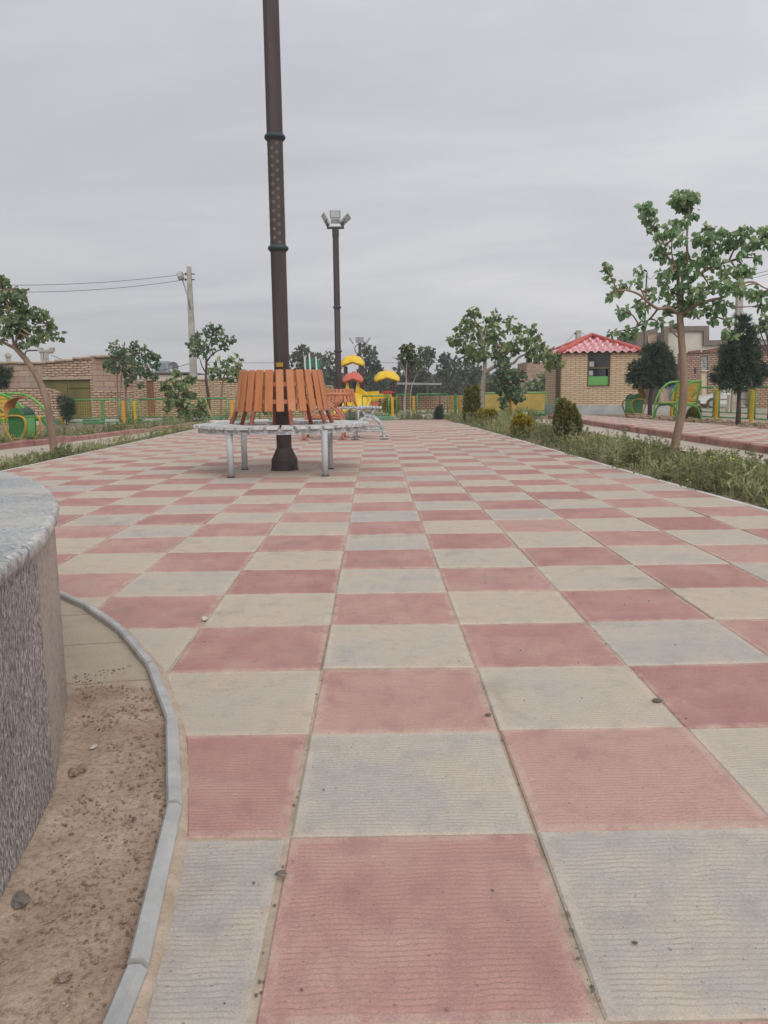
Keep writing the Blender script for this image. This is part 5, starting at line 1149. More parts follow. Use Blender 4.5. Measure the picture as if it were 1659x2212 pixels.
tree('mulberry_tree', 'tall young mulberry tree with a leaning trunk in the weedy bed right of the plaza', tfA, (575, 2060), 9.8,
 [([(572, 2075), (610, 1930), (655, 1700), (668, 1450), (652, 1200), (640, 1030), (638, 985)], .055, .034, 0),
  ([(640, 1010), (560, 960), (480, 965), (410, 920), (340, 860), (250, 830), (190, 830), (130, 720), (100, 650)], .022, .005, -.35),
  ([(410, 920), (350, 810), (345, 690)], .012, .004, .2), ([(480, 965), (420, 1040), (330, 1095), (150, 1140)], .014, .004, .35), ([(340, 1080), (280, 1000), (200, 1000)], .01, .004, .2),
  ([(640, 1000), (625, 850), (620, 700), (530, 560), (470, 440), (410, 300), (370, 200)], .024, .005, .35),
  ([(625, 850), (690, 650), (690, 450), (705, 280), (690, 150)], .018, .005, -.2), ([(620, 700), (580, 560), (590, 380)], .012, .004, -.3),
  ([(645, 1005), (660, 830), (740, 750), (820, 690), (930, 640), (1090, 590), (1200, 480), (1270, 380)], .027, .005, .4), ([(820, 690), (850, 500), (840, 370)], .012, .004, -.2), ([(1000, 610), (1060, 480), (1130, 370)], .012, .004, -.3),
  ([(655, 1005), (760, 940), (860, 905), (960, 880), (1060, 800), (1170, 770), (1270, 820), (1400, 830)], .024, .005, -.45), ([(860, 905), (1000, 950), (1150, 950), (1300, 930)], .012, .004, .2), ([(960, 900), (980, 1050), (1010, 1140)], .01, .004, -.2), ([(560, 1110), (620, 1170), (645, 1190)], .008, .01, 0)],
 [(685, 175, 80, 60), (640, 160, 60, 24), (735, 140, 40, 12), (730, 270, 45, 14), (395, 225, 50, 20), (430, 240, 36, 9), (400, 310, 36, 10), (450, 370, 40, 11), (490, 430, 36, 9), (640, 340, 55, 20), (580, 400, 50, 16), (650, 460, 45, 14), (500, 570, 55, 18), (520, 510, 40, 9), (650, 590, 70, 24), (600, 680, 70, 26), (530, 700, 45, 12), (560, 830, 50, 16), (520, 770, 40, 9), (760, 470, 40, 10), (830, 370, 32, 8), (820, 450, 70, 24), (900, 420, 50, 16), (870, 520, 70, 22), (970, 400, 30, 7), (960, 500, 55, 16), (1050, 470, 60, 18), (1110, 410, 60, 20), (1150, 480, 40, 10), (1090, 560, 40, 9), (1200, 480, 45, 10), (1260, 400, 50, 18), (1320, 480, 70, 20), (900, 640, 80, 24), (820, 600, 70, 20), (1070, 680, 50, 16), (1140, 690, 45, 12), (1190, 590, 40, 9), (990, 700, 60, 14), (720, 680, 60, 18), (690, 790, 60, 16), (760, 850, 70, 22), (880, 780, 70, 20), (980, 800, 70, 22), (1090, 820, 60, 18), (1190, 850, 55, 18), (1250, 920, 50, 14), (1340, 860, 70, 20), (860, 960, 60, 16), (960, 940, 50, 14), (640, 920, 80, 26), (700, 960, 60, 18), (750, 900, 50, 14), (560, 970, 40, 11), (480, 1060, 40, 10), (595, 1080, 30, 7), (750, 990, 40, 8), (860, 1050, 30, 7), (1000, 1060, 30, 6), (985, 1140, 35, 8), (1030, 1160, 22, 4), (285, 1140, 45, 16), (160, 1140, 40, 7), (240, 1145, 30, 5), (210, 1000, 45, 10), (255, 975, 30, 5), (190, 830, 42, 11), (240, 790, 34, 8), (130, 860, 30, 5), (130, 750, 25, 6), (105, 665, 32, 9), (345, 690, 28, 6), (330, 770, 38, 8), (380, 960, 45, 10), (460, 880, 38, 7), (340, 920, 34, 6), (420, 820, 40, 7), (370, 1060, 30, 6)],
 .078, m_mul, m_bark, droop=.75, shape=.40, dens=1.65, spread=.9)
tfB = lambda x, y: (x * .25, 553 + y * .25)
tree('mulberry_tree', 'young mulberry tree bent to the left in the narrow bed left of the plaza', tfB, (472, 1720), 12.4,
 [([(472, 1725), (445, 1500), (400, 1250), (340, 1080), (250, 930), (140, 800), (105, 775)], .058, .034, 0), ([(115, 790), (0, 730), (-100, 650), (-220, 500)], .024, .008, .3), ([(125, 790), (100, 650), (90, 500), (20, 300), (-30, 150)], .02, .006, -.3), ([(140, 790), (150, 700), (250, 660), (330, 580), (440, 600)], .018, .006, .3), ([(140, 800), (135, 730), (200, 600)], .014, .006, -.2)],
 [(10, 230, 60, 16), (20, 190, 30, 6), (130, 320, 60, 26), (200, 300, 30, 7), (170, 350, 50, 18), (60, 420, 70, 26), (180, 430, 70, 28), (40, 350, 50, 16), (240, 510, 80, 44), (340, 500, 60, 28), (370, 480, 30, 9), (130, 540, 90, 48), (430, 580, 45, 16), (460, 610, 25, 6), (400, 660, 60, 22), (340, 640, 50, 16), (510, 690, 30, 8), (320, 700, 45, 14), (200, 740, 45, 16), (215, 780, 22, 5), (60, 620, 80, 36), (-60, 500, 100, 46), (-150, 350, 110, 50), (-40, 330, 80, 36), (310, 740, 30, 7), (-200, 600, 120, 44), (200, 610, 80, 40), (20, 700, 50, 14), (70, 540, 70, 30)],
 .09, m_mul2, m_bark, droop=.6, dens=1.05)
tfC = lambda x, y: (933.2 + x * .20833, 622.2 + y * .20833)
tree('garden_tree', 'wide spreading tree with a pale forked trunk between the plaza and the kiosk', tfC, (515, 1360), 24.8,
 [([(512, 1360), (520, 1150), (530, 980), (545, 880), (550, 760), (545, 650), (500, 450), (400, 250)], .105, .02, 0), ([(540, 890), (620, 830), (700, 800), (840, 780), (900, 720), (1020, 680), (1200, 720)], .06, .02, -.8), ([(700, 800), (830, 700), (780, 640), (690, 590), (620, 430)], .03, .012, .7), ([(690, 600), (540, 560), (300, 500)], .02, .01, .8)],
 [(405, 225, 40), (390, 320, 75), (300, 420, 80), (240, 520, 70), (420, 430, 100), (330, 600, 100), (400, 690, 80), (480, 620, 100), (590, 340, 70), (670, 290, 50), (640, 450, 100), (800, 330, 50), (820, 420, 55), (560, 520, 90), (520, 700, 60), (700, 560, 80), (930, 420, 60), (1040, 430, 40), (960, 530, 80), (870, 600, 90), (1090, 500, 34), (1050, 620, 80), (1130, 590, 50), (1160, 680, 80), (1250, 720, 80), (1320, 790, 40), (740, 690, 90), (640, 680, 70), (780, 620, 70), (1020, 700, 50), (1090, 710, 60), (200, 540, 40), (480, 260, 28), (1220, 800, 50)],
 .155, m_mid, m_barkp, dens=3.3, droop=.6, spread=1.1)
tree('garden_tree', 'small bushy blue-green tree on a thin leaning stem in front of the middle fence', tfC, (835, 1350), 24.3,
 [([(838, 1360), (815, 1200), (790, 1000), (760, 850), (740, 760)], .035, .012, 0)],
 [(740, 780, 75), (700, 850, 55), (760, 890, 85), (830, 890, 75), (720, 980, 75), (800, 1000, 95), (880, 930, 65), (850, 1080, 85), (770, 1100, 85), (930, 1120, 50), (740, 1170, 50), (870, 1150, 50), (735, 1230, 26), (950, 900, 45), (700, 1060, 40)],
 .11, m_elm, m_rust, dens=3.2)
tree('garden_tree', 'small dark-crowned tree with stakes before the red brick corner of the shed', tfB, (1090, 1425), 26.0,
 [([(1090, 1430), (1088, 1250), (1085, 1080), (1060, 960), (1080, 800)], .045, .015, 0), ([(1020, 1420), (1015, 1200), (1010, 960)], .018, .014, -.15), ([(1030, 1420), (1050, 1050), (1055, 950)], .014, .010, .1)],
 [(1000, 800, 75), (1080, 850, 95), (1160, 780, 45), (1200, 850, 75), (960, 960, 65), (930, 930, 40), (1050, 950, 90), (1150, 950, 85), (1240, 930, 50), (1300, 860, 42, 22), (1345, 870, 34, 12), (1340, 940, 45, 22), (1120, 1040, 50), (1200, 1010, 45), (1110, 1085, 36), (1270, 1010, 40, 20), (1330, 1040, 34, 12), (1215, 1125, 24), (1250, 800, 26)],
 .115, m_elm, m_bark, dens=2.2)
tfD = lambda x, y: (311 + x * .14583, 674 + y * .14583)
tree('sapling', 'leafy sapling with drooping leaves and bare gaps in front of the left fence', tfD, (545, 1640), 24.6,
 [([(545, 1650), (540, 1450), (510, 1200), (560, 1000), (500, 880)], .028, .008, 0), ([(520, 1250), (640, 1180), (680, 980)], .012, .006, .3), ([(530, 1400), (700, 1450), (880, 1380)], .012, .006, -.3), ([(530, 1350), (380, 1290), (330, 1080)], .012, .006, .2)],
 [(500, 900, 50, 18), (640, 980, 60, 24), (710, 990, 45, 14), (470, 1020, 50, 16), (550, 1090, 70, 30), (330, 1100, 60, 24), (300, 1050, 40, 9), (360, 1180, 44, 14), (450, 1230, 60, 22), (640, 1210, 60, 26), (730, 1200, 34, 9), (370, 1310, 70, 30), (340, 1410, 45, 14), (600, 1330, 70, 32), (480, 1330, 55, 22), (860, 1350, 50, 20), (560, 1440, 55, 24), (780, 1450, 80, 26), (600, 1510, 50, 18), (890, 1450, 45, 12), (540, 1520, 36, 10)],
 .15, m_mid, m_bark, droop=.9, dens=1.4)
tree('elm_tree', 'small dark-trunked tree with flat layered crown beside the concrete utility pole', tfD, (965, 1580), 27.5,
 [([(968, 1590), (960, 1300), (920, 1000), (925, 750), (912, 620)], .06, .03, 0), ([(925, 740), (1000, 640), (1100, 570), (1220, 540), (1300, 450)], .03, .01, -.3), ([(915, 900), (860, 800), (830, 700)], .025, .012, .3), ([(912, 640), (980, 450), (1020, 280)], .03, .01, .4), ([(912, 640), (830, 540), (740, 420)], .03, .01, .3)],
 [(975, 215, 55), (1085, 225, 55), (920, 290, 55), (1010, 310, 90), (1130, 280, 45), (1080, 380, 55), (1190, 370, 45), (1290, 420, 55), (1330, 425, 25), (1200, 450, 60), (1120, 470, 55), (740, 390, 65), (800, 370, 65), (690, 500, 50), (780, 500, 90), (860, 460, 70), (820, 590, 75), (760, 620, 60), (920, 540, 70), (1000, 560, 45), (880, 645, 32), (1210, 535, 26), (1030, 440, 50)],
 .13, m_elm, m_barkd, dens=2.2, droop=.1)
tree('garden_tree', 'low round green tree before the low brick wall left of the near bench', tfD, (1135, 1500), 31.0,
 [([(1135, 1510), (1150, 1250), (1172, 1000), (1230, 850)], .05, .02, 0), ([(1172, 1010), (1330, 880), (1400, 760)], .025, .01, .4)],
 [(1280, 690, 45), (1410, 680, 45), (1300, 790, 75), (1420, 800, 65), (1100, 750, 40), (1200, 770, 55), (1010, 840, 55), (985, 930, 35), (1100, 870, 80), (1200, 880, 90), (1330, 900, 90), (1440, 910, 60), (1235, 985, 50), (1350, 985, 50)],
 .19, m_mid, m_bark, dens=2.0)
tree('thin_tree', 'nearly leafless thin tree with pale stems and dead twigs at the plaza end', lambda x, y: (658 + x * .2421, 432 + y * .2421), (888, 1960), 25.6,
 [([(888, 1975), (892, 1800), (905, 1650), (906, 1600), (880, 1500), (845, 1440), (780, 1400)], .04, .008, 0), ([(906, 1600), (908, 1500), (916, 1400), (905, 1330)], .026, .008, -.2), ([(945, 1950), (945, 1750), (970, 1620), (1040, 1490)], .02, .006, .3), ([(845, 1440), (830, 1410), (815, 1380)], .008, .004, 0)],
 [(890, 1330, 40, 30), (930, 1370, 50, 30), (960, 1420, 40, 16), (1020, 1480, 26, 6), (905, 1440, 30, 10)], .12, m_fary, m_barkp, dens=1.3)
# wooden stake leaning at the dark-trunked tree
a, c = at(*tfD(1025, 1600), 27.2), at(*tfD(830, 1110), 27.2)
t = thing('leaning_stake', 'pale wooden stake leaning left beside the dark-trunked tree', 'stake', (a.x, 27.2, -.04)); b = MB(); b.tube([(0, 0, -.02), (c.x - a.x, 0, c.z + .04)], .035, 7); b.build('stake', mat('pale_wood', (.34, .22, .16), (.44, .31, .23), 6, .9), t)
# ---- conifers
def conifer(name, label, tf, base, Y, trunk, ells, m, needle=.13, dens=1.0, group=None, cat='pine tree', zb=-.04, up=.35, bark=None, wdt=.075, per=8):
    V = Veg(tf, base, Y, zb); t = thing(name, label, cat, V.o, 0, group); b = MB(); P = arc([V.p(x, y) for x, y in trunk[0]], 3); P[0].z = -.05; m_ = len(P)
    b.tube(P, [trunk[1] + (trunk[2] - trunk[1]) * i / (m_ - 1) for i in range(m_)], 9)
    c = MB()
    for (x, y, rx, ry) in ells:
        ce = V.p(x, y, rnd.uniform(-.15, .15)); RX, RZ = rx * V.u, ry * V.u
        n = int(dens * 125 * RX * RZ / (needle * needle))
        for _ in range(int(n * .5)):
            d = rv().normalized(); k = rnd.random() ** .33; p = ce + Vector((d.x * RX, d.y * RX, d.z * RZ)) * k
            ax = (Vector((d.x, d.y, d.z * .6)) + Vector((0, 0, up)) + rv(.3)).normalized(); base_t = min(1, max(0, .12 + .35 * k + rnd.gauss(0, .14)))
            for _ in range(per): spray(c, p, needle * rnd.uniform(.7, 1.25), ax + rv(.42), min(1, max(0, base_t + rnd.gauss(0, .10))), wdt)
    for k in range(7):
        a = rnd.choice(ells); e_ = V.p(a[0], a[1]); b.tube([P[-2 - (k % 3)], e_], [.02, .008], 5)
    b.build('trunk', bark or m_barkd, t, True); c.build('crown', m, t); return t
tfE = lambda x, y: (1348 + x * .1875, 674 + y * .1875)
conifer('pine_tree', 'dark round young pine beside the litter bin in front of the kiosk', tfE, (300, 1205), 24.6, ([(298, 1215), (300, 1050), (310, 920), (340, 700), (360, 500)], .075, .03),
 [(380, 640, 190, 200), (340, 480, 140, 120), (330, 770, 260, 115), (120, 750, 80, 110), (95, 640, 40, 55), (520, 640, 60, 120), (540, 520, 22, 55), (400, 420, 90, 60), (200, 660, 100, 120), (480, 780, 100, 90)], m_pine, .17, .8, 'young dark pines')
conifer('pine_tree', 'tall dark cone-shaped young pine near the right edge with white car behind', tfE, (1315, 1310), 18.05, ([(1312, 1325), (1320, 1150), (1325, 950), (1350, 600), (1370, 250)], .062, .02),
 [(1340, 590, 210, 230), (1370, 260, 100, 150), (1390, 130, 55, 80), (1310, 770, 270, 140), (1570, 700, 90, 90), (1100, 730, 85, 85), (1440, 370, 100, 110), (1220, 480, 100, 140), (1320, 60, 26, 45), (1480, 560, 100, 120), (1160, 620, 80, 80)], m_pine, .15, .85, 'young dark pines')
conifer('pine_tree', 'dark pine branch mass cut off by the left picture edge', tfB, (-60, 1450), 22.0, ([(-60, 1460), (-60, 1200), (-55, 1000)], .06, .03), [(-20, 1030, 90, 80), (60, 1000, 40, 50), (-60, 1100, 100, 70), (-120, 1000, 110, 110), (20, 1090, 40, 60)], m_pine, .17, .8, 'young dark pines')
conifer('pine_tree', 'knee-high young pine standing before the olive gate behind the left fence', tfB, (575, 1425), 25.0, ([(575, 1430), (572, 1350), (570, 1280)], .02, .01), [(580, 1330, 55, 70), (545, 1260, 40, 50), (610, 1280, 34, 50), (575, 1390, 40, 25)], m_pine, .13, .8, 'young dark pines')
def thuja(name, label, x, y, Y, w, h, m, seed, tips=6, group='small conifers in the planting beds', s=.09):
    """ upright flat sprays bundled into flames; x, y the foot in the picture, w and h in metres """
    q = at(x, y, Y); t = thing(name, label, 'conifer shrub', (q.x, q.y, -.04), 0, group); b = MB(); b.tube([(0, 0, -.02), (0, 0, h * .5)], [.03, .012], 6); b.build('stem', m_barkd, t)
    tips = int(tips * 1.7); c = MB(); fl = [(0, 0, h * .9, w * .36), (0, 0, h * .62, w * .44)]
    for k in range(tips): a = 2 * PI * k / tips + rnd.uniform(-.3, .3); r = w * rnd.uniform(.12, .30); fl.append((r * math.cos(a), r * math.sin(a), h * rnd.uniform(.62, 1.02), w * rnd.uniform(.15, .24)))
    for (fx, fy, fh, fr) in fl:
        n = int(1500 * fr * fh / (s * s) * .02)
        for _ in range(n):
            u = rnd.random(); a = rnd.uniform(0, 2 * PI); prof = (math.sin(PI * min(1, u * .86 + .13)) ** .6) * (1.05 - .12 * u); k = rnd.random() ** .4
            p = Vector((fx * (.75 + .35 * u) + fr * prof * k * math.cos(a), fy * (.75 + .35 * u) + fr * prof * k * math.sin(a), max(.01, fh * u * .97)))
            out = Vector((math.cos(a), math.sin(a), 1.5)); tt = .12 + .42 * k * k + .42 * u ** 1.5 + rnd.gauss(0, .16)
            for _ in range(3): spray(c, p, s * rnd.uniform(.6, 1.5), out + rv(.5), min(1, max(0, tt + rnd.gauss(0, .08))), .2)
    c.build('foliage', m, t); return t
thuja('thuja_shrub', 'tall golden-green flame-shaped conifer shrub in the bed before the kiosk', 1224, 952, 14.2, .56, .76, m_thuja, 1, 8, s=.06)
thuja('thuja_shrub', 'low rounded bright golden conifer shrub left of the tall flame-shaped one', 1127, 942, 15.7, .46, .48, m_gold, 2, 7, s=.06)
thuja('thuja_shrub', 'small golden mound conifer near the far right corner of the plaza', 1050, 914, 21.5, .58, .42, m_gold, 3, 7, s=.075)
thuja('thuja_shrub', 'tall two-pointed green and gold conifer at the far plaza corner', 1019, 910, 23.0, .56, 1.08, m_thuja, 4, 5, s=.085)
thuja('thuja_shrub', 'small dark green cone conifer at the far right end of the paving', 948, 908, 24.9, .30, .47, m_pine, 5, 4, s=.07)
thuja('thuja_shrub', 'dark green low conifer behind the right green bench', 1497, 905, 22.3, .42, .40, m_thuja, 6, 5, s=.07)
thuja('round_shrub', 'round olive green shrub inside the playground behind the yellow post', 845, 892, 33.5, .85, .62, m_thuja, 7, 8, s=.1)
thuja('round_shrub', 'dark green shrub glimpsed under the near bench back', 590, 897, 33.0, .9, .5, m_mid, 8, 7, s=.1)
# ---- far trees beyond the playground
def far_tree(label, x, top, base, Y, blobs, m, lsize=.34, dens=1.0, trunk=.16, name='tree'):
    q = at(x, base, Y); t = thing(name, label, 'tree', (q.x, Y, -.36), 0, 'trees far beyond the playground'); O = Vector((q.x, Y, -.36)); b = MB()
    tp = at(x, (top + base) / 2, Y) - O; b.tube([(0, 0, -.05), tp * .6, (tp.x, 0, tp.z)], [trunk, trunk * .8, trunk * .4], 7); c = MB(); u = Y / FD
    for (bx_, by, rx, ry) in blobs:
        dy = rnd.uniform(-1, 1) * rx * u * .6; ce = at(bx_, by, Y + dy) - O; RX, RZ = rx * u, ry * u
        b.tube([tp * .8, ce], [trunk * .35, .02], 5)
        for _ in range(int(dens * 15 * RX * RZ / (lsize * lsize) + 20)):
            d = rv().normalized(); k = rnd.random() ** .4; p = ce + Vector((d.x * RX, d.y * RX, d.z * RZ)) * (k * rnd.uniform(.85, 1.2))
            leaf(c, p, lsize * rnd.uniform(.5, 1.25), d + rv(.7), min(1, max(0, .35 + .25 * d.z + rnd.gauss(0, .24))), .45)
    b.build('trunk', m_barkd, t, True); c.build('crown', m, t); return t
far_tree('rounded dark tree behind the near bench back, left of the white poles', 658, 748, 880, 62, [(655, 775, 22, 24), (640, 790, 16, 22), (675, 790, 20, 26), (690, 810, 14, 30), (660, 830, 30, 30), (650, 758, 10, 8), (690, 780, 8, 14), (640, 840, 16, 26), (690, 850, 18, 20)], m_far, .36)
far_tree('airy poplar just left of the far lamp post', 716, 758, 880, 64, [(712, 775, 9, 16), (722, 790, 12, 22), (705, 800, 10, 18), (718, 825, 16, 24), (700, 840, 12, 18), (728, 815, 8, 26), (712, 855, 20, 16)], m_far, .30, .62)
far_tree('tall dark cypress pair behind the yellow canopy', 792, 741, 880, 66, [(790, 752, 6, 14), (788, 775, 11, 18), (805, 765, 6, 16), (806, 785, 12, 18), (795, 805, 20, 22), (812, 815, 14, 20), (824, 812, 6, 14), (800, 840, 28, 26), (780, 825, 14, 24), (770, 845, 18, 20), (825, 845, 14, 20), (760, 850, 14, 18), (816, 800, 10, 10), (745, 850, 14, 16)], m_far, .32, 1.2)
far_tree('yellow-green topped tree to the right of the second yellow canopy', 882, 742, 880, 60, [(885, 752, 7, 10), (876, 765, 14, 12), (892, 765, 12, 14), (880, 785, 18, 16), (893, 790, 14, 14)], m_fary, .30, .9)
far_tree('dark broad tree behind the metal canopy', 895, 760, 880, 68, [(876, 800, 18, 20), (900, 805, 22, 26), (915, 815, 14, 20), (890, 840, 34, 26), (925, 845, 16, 22), (862, 830, 12, 22)], m_far, .36, 1.1)
far_tree('single bluish-green crown leaning right beside the yellow-green tree', 922, 752, 880, 64, [(920, 768, 14, 14), (930, 762, 8, 9), (912, 760, 10, 9), (926, 780, 9, 8)], m_elm, .30, 1.1)
far_tree('grey-green tree with an open top left of the wide spreading tree', 968, 762, 880, 66, [(962, 774, 11, 12), (955, 790, 12, 18), (972, 790, 14, 16), (985, 782, 9, 10), (965, 815, 22, 24), (950, 840, 16, 24), (975, 845, 26, 24)], m_far, .32, .85)
far_tree('dark tree mass behind the trunk of the wide spreading tree', 1012, 785, 880, 68, [(1000, 800, 18, 20), (1020, 800, 20, 24), (1035, 815, 14, 24), (1010, 835, 30, 30), (990, 845, 16, 24), (1035, 848, 20, 20)], m_far, .36, 1.15)
far_tree('low green trees to the right of the pale forked trunk', 1065, 820, 880, 66, [(1055, 840, 14, 16), (1075, 835, 14, 14), (1095, 845, 16, 14), (1062, 855, 20, 12), (1120, 845, 14, 14)], m_mid, .3, 1.0)
far_tree('green bush trees between clay house and kiosk', 1165, 800, 880, 48, [(1150, 835, 12, 12), (1168, 830, 12, 18), (1180, 815, 10, 16), (1172, 850, 16, 10), (1140, 850, 12, 10)], m_mid, .25, 1.0)
far_tree('pale bare-looking distant tree between the low wall and the near bench', 512, 806, 870, 70, [(505, 818, 10, 8), (520, 815, 12, 8), (535, 818, 10, 8)], m_fary, .3, .35)
far_tree('dark low trees filling behind the red play roof', 745, 815, 880, 70, [(735, 835, 16, 22), (755, 835, 16, 20), (742, 855, 24, 14), (845, 845, 20, 16), (835, 835, 14, 20), (770, 850, 20, 16)], m_far, .36, 1.1)
far_tree('pointed dark tree behind the branches right of the right pine', 1668, 690, 800, 30, [(1640, 712, 10, 8), (1655, 705, 12, 14), (1625, 718, 6, 5), (1672, 700, 14, 18), (1648, 690, 8, 8)], m_mid, .16, 1.0, .08)
b = MB(); keepr = rnd; rnd = random.Random(77)                        # the far-off wood closing the view: one mass of foliage
for _ in range(16000):
    px = rnd.uniform(600, 1200); Yd = rnd.uniform(74, 84); topy = 812 + 12 * mnoise.noise(Vector((px * .02, 3, 0))) + 8 * mnoise.noise(Vector((px * .07, 9, 0)))
    py = 884 - (884 - topy) * rnd.random() ** .7; leaf(b, at(px, py, Yd), rnd.uniform(.25, .6), rv(), min(1, max(0, .3 + rnd.gauss(0, .25))), .45)
rnd = keepr; tag(b.build('far_wood', m_far), kind='stuff')
# ---- weeds
def blade(b, p, h, lean, w, tint):
    x = Vector((rnd.gauss(0, 1), rnd.gauss(0, 1), 0)).normalized() * w
    m_ = p + lean * .35 + Vector((0, 0, h * .6)); e_ = p + lean + Vector((0, 0, h * .92))
    b.add([p - x, p + x, m_ + x * .8, m_ - x * .8, e_], [(0, 1, 2, 3), (3, 2, 4)], tint)
def barley(b, p, h, tint):
    for _ in range(rnd.randint(3, 6)):
        q = p + Vector((rnd.gauss(0, .03), rnd.gauss(0, .03), 0)); hh = h * rnd.uniform(.55, 1.1); ln = Vector((rnd.gauss(0, .25), rnd.gauss(0, .25), 0)) * hh
        blade(b, q, hh, ln, .0035, tint + rnd.gauss(0, .1))
        if rnd.random() < .55:                                     # ear with bristles
            e_ = q + ln * .95 + Vector((0, 0, hh * .86)); d = (ln + Vector((0, 0, hh * .4))).normalized() + rv(.25); tt = min(1, .72 + rnd.gauss(0, .12))
            for k in range(7): spray(b, e_ + d * (.008 * k), .055, d + rv(.22), tt, .09)
def feather(b, p, h, tint):
    """ tall branching weed: a stem, side twigs, tiny leaves """
    top = p + Vector((rnd.gauss(0, .14) * h, rnd.gauss(0, .14) * h, h)); b.tube([p, p.lerp(top, .5) + rv(.012), top], [.0035, .0028, .0015], 3, False, tint * .6)
    for k in range(int(9 + h * 12)):
        u = rnd.uniform(.12, 1.0); q = p.lerp(top, u); l = h * rnd.uniform(.14, .34) * (1.15 - u * .7); d = (Vector((rnd.gauss(0, 1), rnd.gauss(0, 1), rnd.uniform(.25, 1.0)))).normalized()
        e_ = q + d * l; b.tube([q, e_], [.0016, .0009], 3, False, tint * .7)
        for _ in range(4): leaf(b, q.lerp(e_, rnd.uniform(.25, 1)), rnd.uniform(.016, .04), d + rv(.8), min(1, max(0, tint + rnd.gauss(0, .16))), .2)
    return top
def bush(b, p, r, h, tint, n, s):
    for _ in range(n):
        d = rv().normalized(); q = p + Vector((d.x * r, d.y * r, abs(d.z) * h * rnd.uniform(.3, 1))); leaf(b, q, s * rnd.uniform(.6, 1.3), d + rv(.6) + Vector((0, 0, .5)), min(1, max(0, tint + rnd.gauss(0, .2))), .25)
def bed(name, y0, y1, x0f, x1f, n, seed, dens=lambda x, y: 1, flowers=.3, hs=1.0):
    global rnd
    keep = rnd; rnd = random.Random(seed); b = MB(); fl = MB()
    for _ in range(n):
        y = y0 + (y1 - y0) * rnd.random() ** 1.15; x0, x1 = x0f(y), x1f(y); x = rnd.uniform(x0, x1)
        nz = mnoise.noise(Vector((x * 1.1, y * .8, seed)))
        if rnd.random() > dens(x, y) * (.75 + nz): continue
        p = Vector((x, y, -.045)); e_ = min(1, (x - x0) / .35, (x1 - x) / .25 + .25) * .5 + .5
        e_ *= 1.0 if not (x0 > 2 and x > 3.45) else .62; big = (1 if y < 11 else .8); k = mnoise.noise(Vector((x * .9 + 30, y * .55, seed * 3))); tint = .38 + .35 * mnoise.noise(Vector((x * 2, y * 2, 5))) + rnd.gauss(0, .1); tint = min(1, max(.02, tint))
        if k > .04: barley(b, p, .30 * hs * e_ * rnd.uniform(.6, 1.2), min(.9, tint + .12))
        elif k > -.22 or rnd.random() < .45:
            top = feather(b, p, .38 * hs * e_ * rnd.uniform(.45, 1.2), tint)
            if rnd.random() < flowers:
                for _ in range(4): q = top + rv(.022); d = rv().normalized() * .010; x_ = d.cross(Vector((0, 0, 1))); fl.add([q - d, q + x_, q + d, q - x_], [(0, 1, 2, 3)])
        if rnd.random() < .55: bush(b, p, .10 * rnd.uniform(.6, 1.5), .16 * hs * e_, max(0, tint - .12), int(16 * big), .034)
    rnd = keep
    o = b.build(name, m_weed); tag(o, kind='stuff')
    if fl.f: tag(fl.build('weed_flowers', m_flower), kind='stuff')
bed('weeds', 4.2, 24.5, lambda y: xmax(y) + .05 + .07 * mnoise.noise(Vector((y * 1.7, 0, 0))) + (.12 if y < 7 else 0), lambda y: 4.42 - .015 * max(0, y - 10), 2300, 3, lambda x, y: 1.0 if x < 3.9 else .3, .10, .85)
bed('weeds', 4.4, 10, lambda y: xmax(y) + .15, lambda y: 4.2, 650, 4, flowers=.12, hs=.9)
bed('weeds', 7.5, 23.5, lambda y: -4.88, lambda y: -4.49, 560, 5, flowers=.08, hs=.62)
bed('weeds', 12, 25, lambda y: (-7.8 if y < 17 else -7.0 + (y - 17) * .15), lambda y: (-6.45 if y < 16 else -6.0 + (y - 16) * .11), 900, 6, flowers=.05, hs=.78)
bed('weeds', 14, 24, lambda y: 7.5, lambda y: 9.0, 60, 8, hs=.5)
bed('weeds', 27.6, 33, lambda y: -9, lambda y: 6, 500, 9, hs=.8)
bed('weeds', 24.9, 26.6, lambda y: .8, lambda y: 5.2, 420, 10, hs=.8)
# clods of soil along the plaza edge and the street bed
b = MB()
def clod(b, c, r, fl=.6):
    n, m_ = 7, 4; v = [Vector(c) + Vector((0, 0, r * fl))]
    for i in range(1, m_):
        for k in range(n):
            a = 2 * PI * k / n + .3 * i; e_ = PI * i / m_; rr = r * rnd.uniform(.75, 1.2); v.append(Vector(c) + Vector((rr * math.sin(e_) * math.cos(a), rr * math.sin(e_) * math.sin(a), rr * math.cos(e_) * fl)))
    v.append(Vector(c) - Vector((0, 0, r * fl))); f = [(0, 1 + k, 1 + (k + 1) % n) for k in range(n)]
    for i in range(m_ - 2): f += [(1 + i * n + k, 1 + (i + 1) * n + k, 1 + (i + 1) * n + (k + 1) % n, 1 + i * n + (k + 1) % n) for k in range(n)]
    f += [(len(v) - 1, 1 + (m_ - 2) * n + (k + 1) % n, 1 + (m_ - 2) * n + k) for k in range(n)]; b.add(v, f)
for _ in range(1100):
    y = rnd.uniform(4.0, 18); x = xmax(y) + .05 + abs(rnd.gauss(0, .12)); clod(b, (x, y, -.04), rnd.uniform(.008, .045))
for _ in range(900):
    y = rnd.uniform(12, 24); x = 7.45 + rnd.random() * 1.4; clod(b, (x, y, -.04 + .09 * rnd.random()), rnd.uniform(.02, .10))
tag(b.build('soil_clods', mat('clod_soil', (.19, .125, .085), (.31, .22, .155), 9, .95, .8, 40)), kind='stuff')
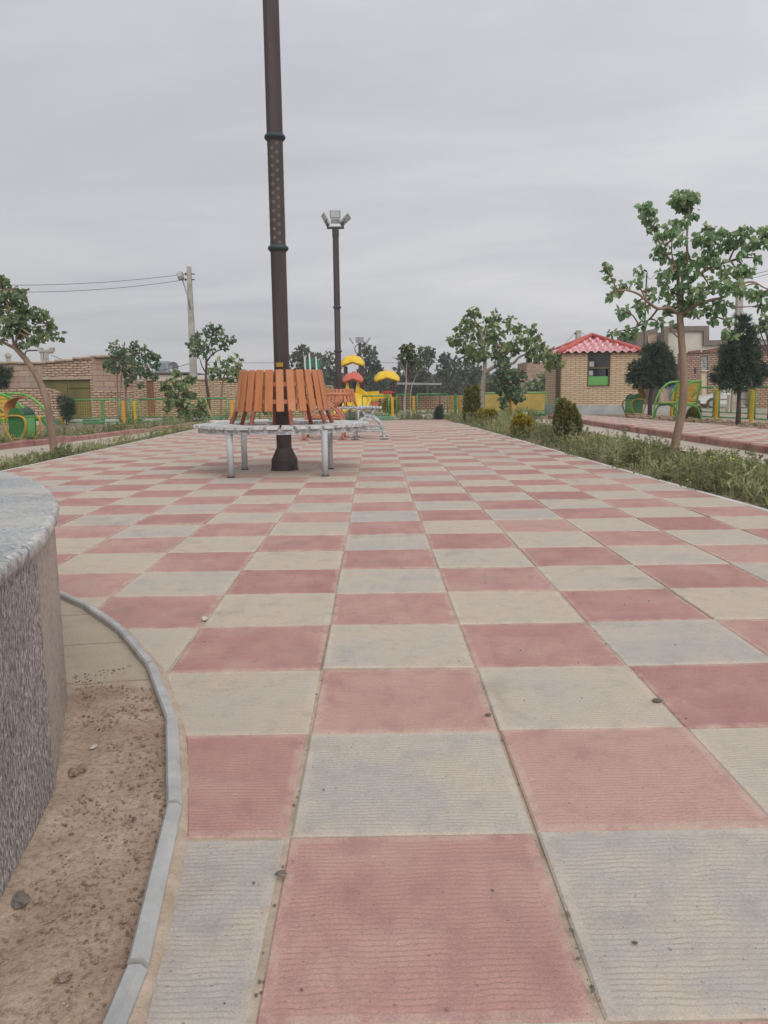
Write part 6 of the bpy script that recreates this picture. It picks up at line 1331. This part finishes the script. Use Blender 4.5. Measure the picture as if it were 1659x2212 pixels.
# crumbs and grit in the ring bed and the paving joints
b = MB()
for _ in range(2600):
    a = rnd.uniform(math.radians(-16), math.radians(26)); r = R_DRUM + .015 + (R_IN - R_DRUM - .02) * rnd.random(); p = pol(r, a)
    if mnoise.noise(p * 3) < -.15: continue
    clod(b, (p.x, p.y, .003), rnd.uniform(.0012, .0042) * (1.8 if rnd.random() < .04 else 1))
tag(b.build('dirt_crumbs', m_crumb), kind='stuff')
b = MB()
for _ in range(230):
    i = rnd.randint(-2, 5); y = 1.1 + 6 * rnd.random() ** 1.6; j = (y - TY) / T; x = TX + i * T + .004 * math.sin(math.floor(j) * .37 + i * .8) + rnd.gauss(0, .0035)
    if math.hypot(x - RC[0], y - RC[1]) < 4.05 or x > 2.7: continue
    clod(b, (x, y, -.002), rnd.uniform(.0012, .0036))
for _ in range(260):
    x, y = rnd.uniform(-1.5, 2.7), 1.0 + 8 * rnd.random() ** 1.5
    if math.hypot(x - RC[0], y - RC[1]) > 4.05: clod(b, (x, y, .002), rnd.uniform(.0012, .0032))
tag(b.build('grit', m_stone), kind='stuff')
# single stones one can point to
def stone(label, px, py, r, m, z=.004, group=None, fl=.6):
    d = CF + CR * ((px - 829.5) / FD) - CU * ((py - 1106) / FD); k = (z - CAM_H) / d.z; p = Vector((0, 0, CAM_H)) + d * k
    b = MB(); clod(b, (0, 0, r * fl * .7), r, fl); o = b.build('stone', m); o.location = (p.x, p.y, z - r * .15); o.rotation_euler = (0, 0, rnd.random() * 6); o.scale = (1.4, .9, 1)
    return tag(o, label, 'stone', group)
stone('dark grey stone in the joint between red and grey tiles near the right edge', 1421, 1515, .011, m_stone)
stone('small dark stone in the long joint right of the plaza centre', 1055, 1545, .008, m_stone)
stone('grey pebble on the joint beside the cut grey tile near the kerb', 608, 1890, .009, m_stone)
stone('white stone chip at the corner of a chipped red tile', 441, 1338, .014, m_stonel)
stone('brown lump of dirt in the ring bed near the bottom edge', 138, 2116, .012, m_crumb, 0.004)
stone('larger brown clod near the middle of the ring bed', 178, 1664, .016, m_crumb, 0.004)
stone('darker clod beside the larger brown one against the granite wall', 158, 1672, .015, m_crumb, 0.004)
stone('pale shell-like chip lying in the ring bed', 202, 1613, .009, m_stonel, 0.006, None, .3)
stone('flat grey-brown stone half buried in the ring bed near the left edge', 45, 1950, .017, m_stone, 0.002)
stone('dark pebble lying right of the middle of the ring bed', 290, 1770, .006, m_stone, 0.006)
stone('small dark pebble on a grey tile right of the bottom', 1372, 2037, .004, m_stone)
for k, (x, y) in enumerate(((1226, 1975), (1235, 2010), (1250, 2072), (1280, 2140))): stone('tiny dark pebble lying in the long joint at the bottom right', x, y, .0042, m_stone, group='pebbles in the bottom right joint')

# ------------------------------------------------------------------ the dusty air
hb = MB(); hb.box((0, 320, 3.1), (1200, 800, 9.0)); hm = bpy.data.materials.new('haze_air'); hm.use_nodes = True; ht = hm.node_tree; ht.nodes.clear()
hv = N(ht, 'ShaderNodeVolumePrincipled', Density=HAZE, Anisotropy=.2); hv.inputs['Color'].default_value = (.86, .87, .88, 1); ho = N(ht, 'ShaderNodeOutputMaterial'); L(ht, hv, 0, ho, 1)
tag(hb.build('haze', hm), kind='stuff')
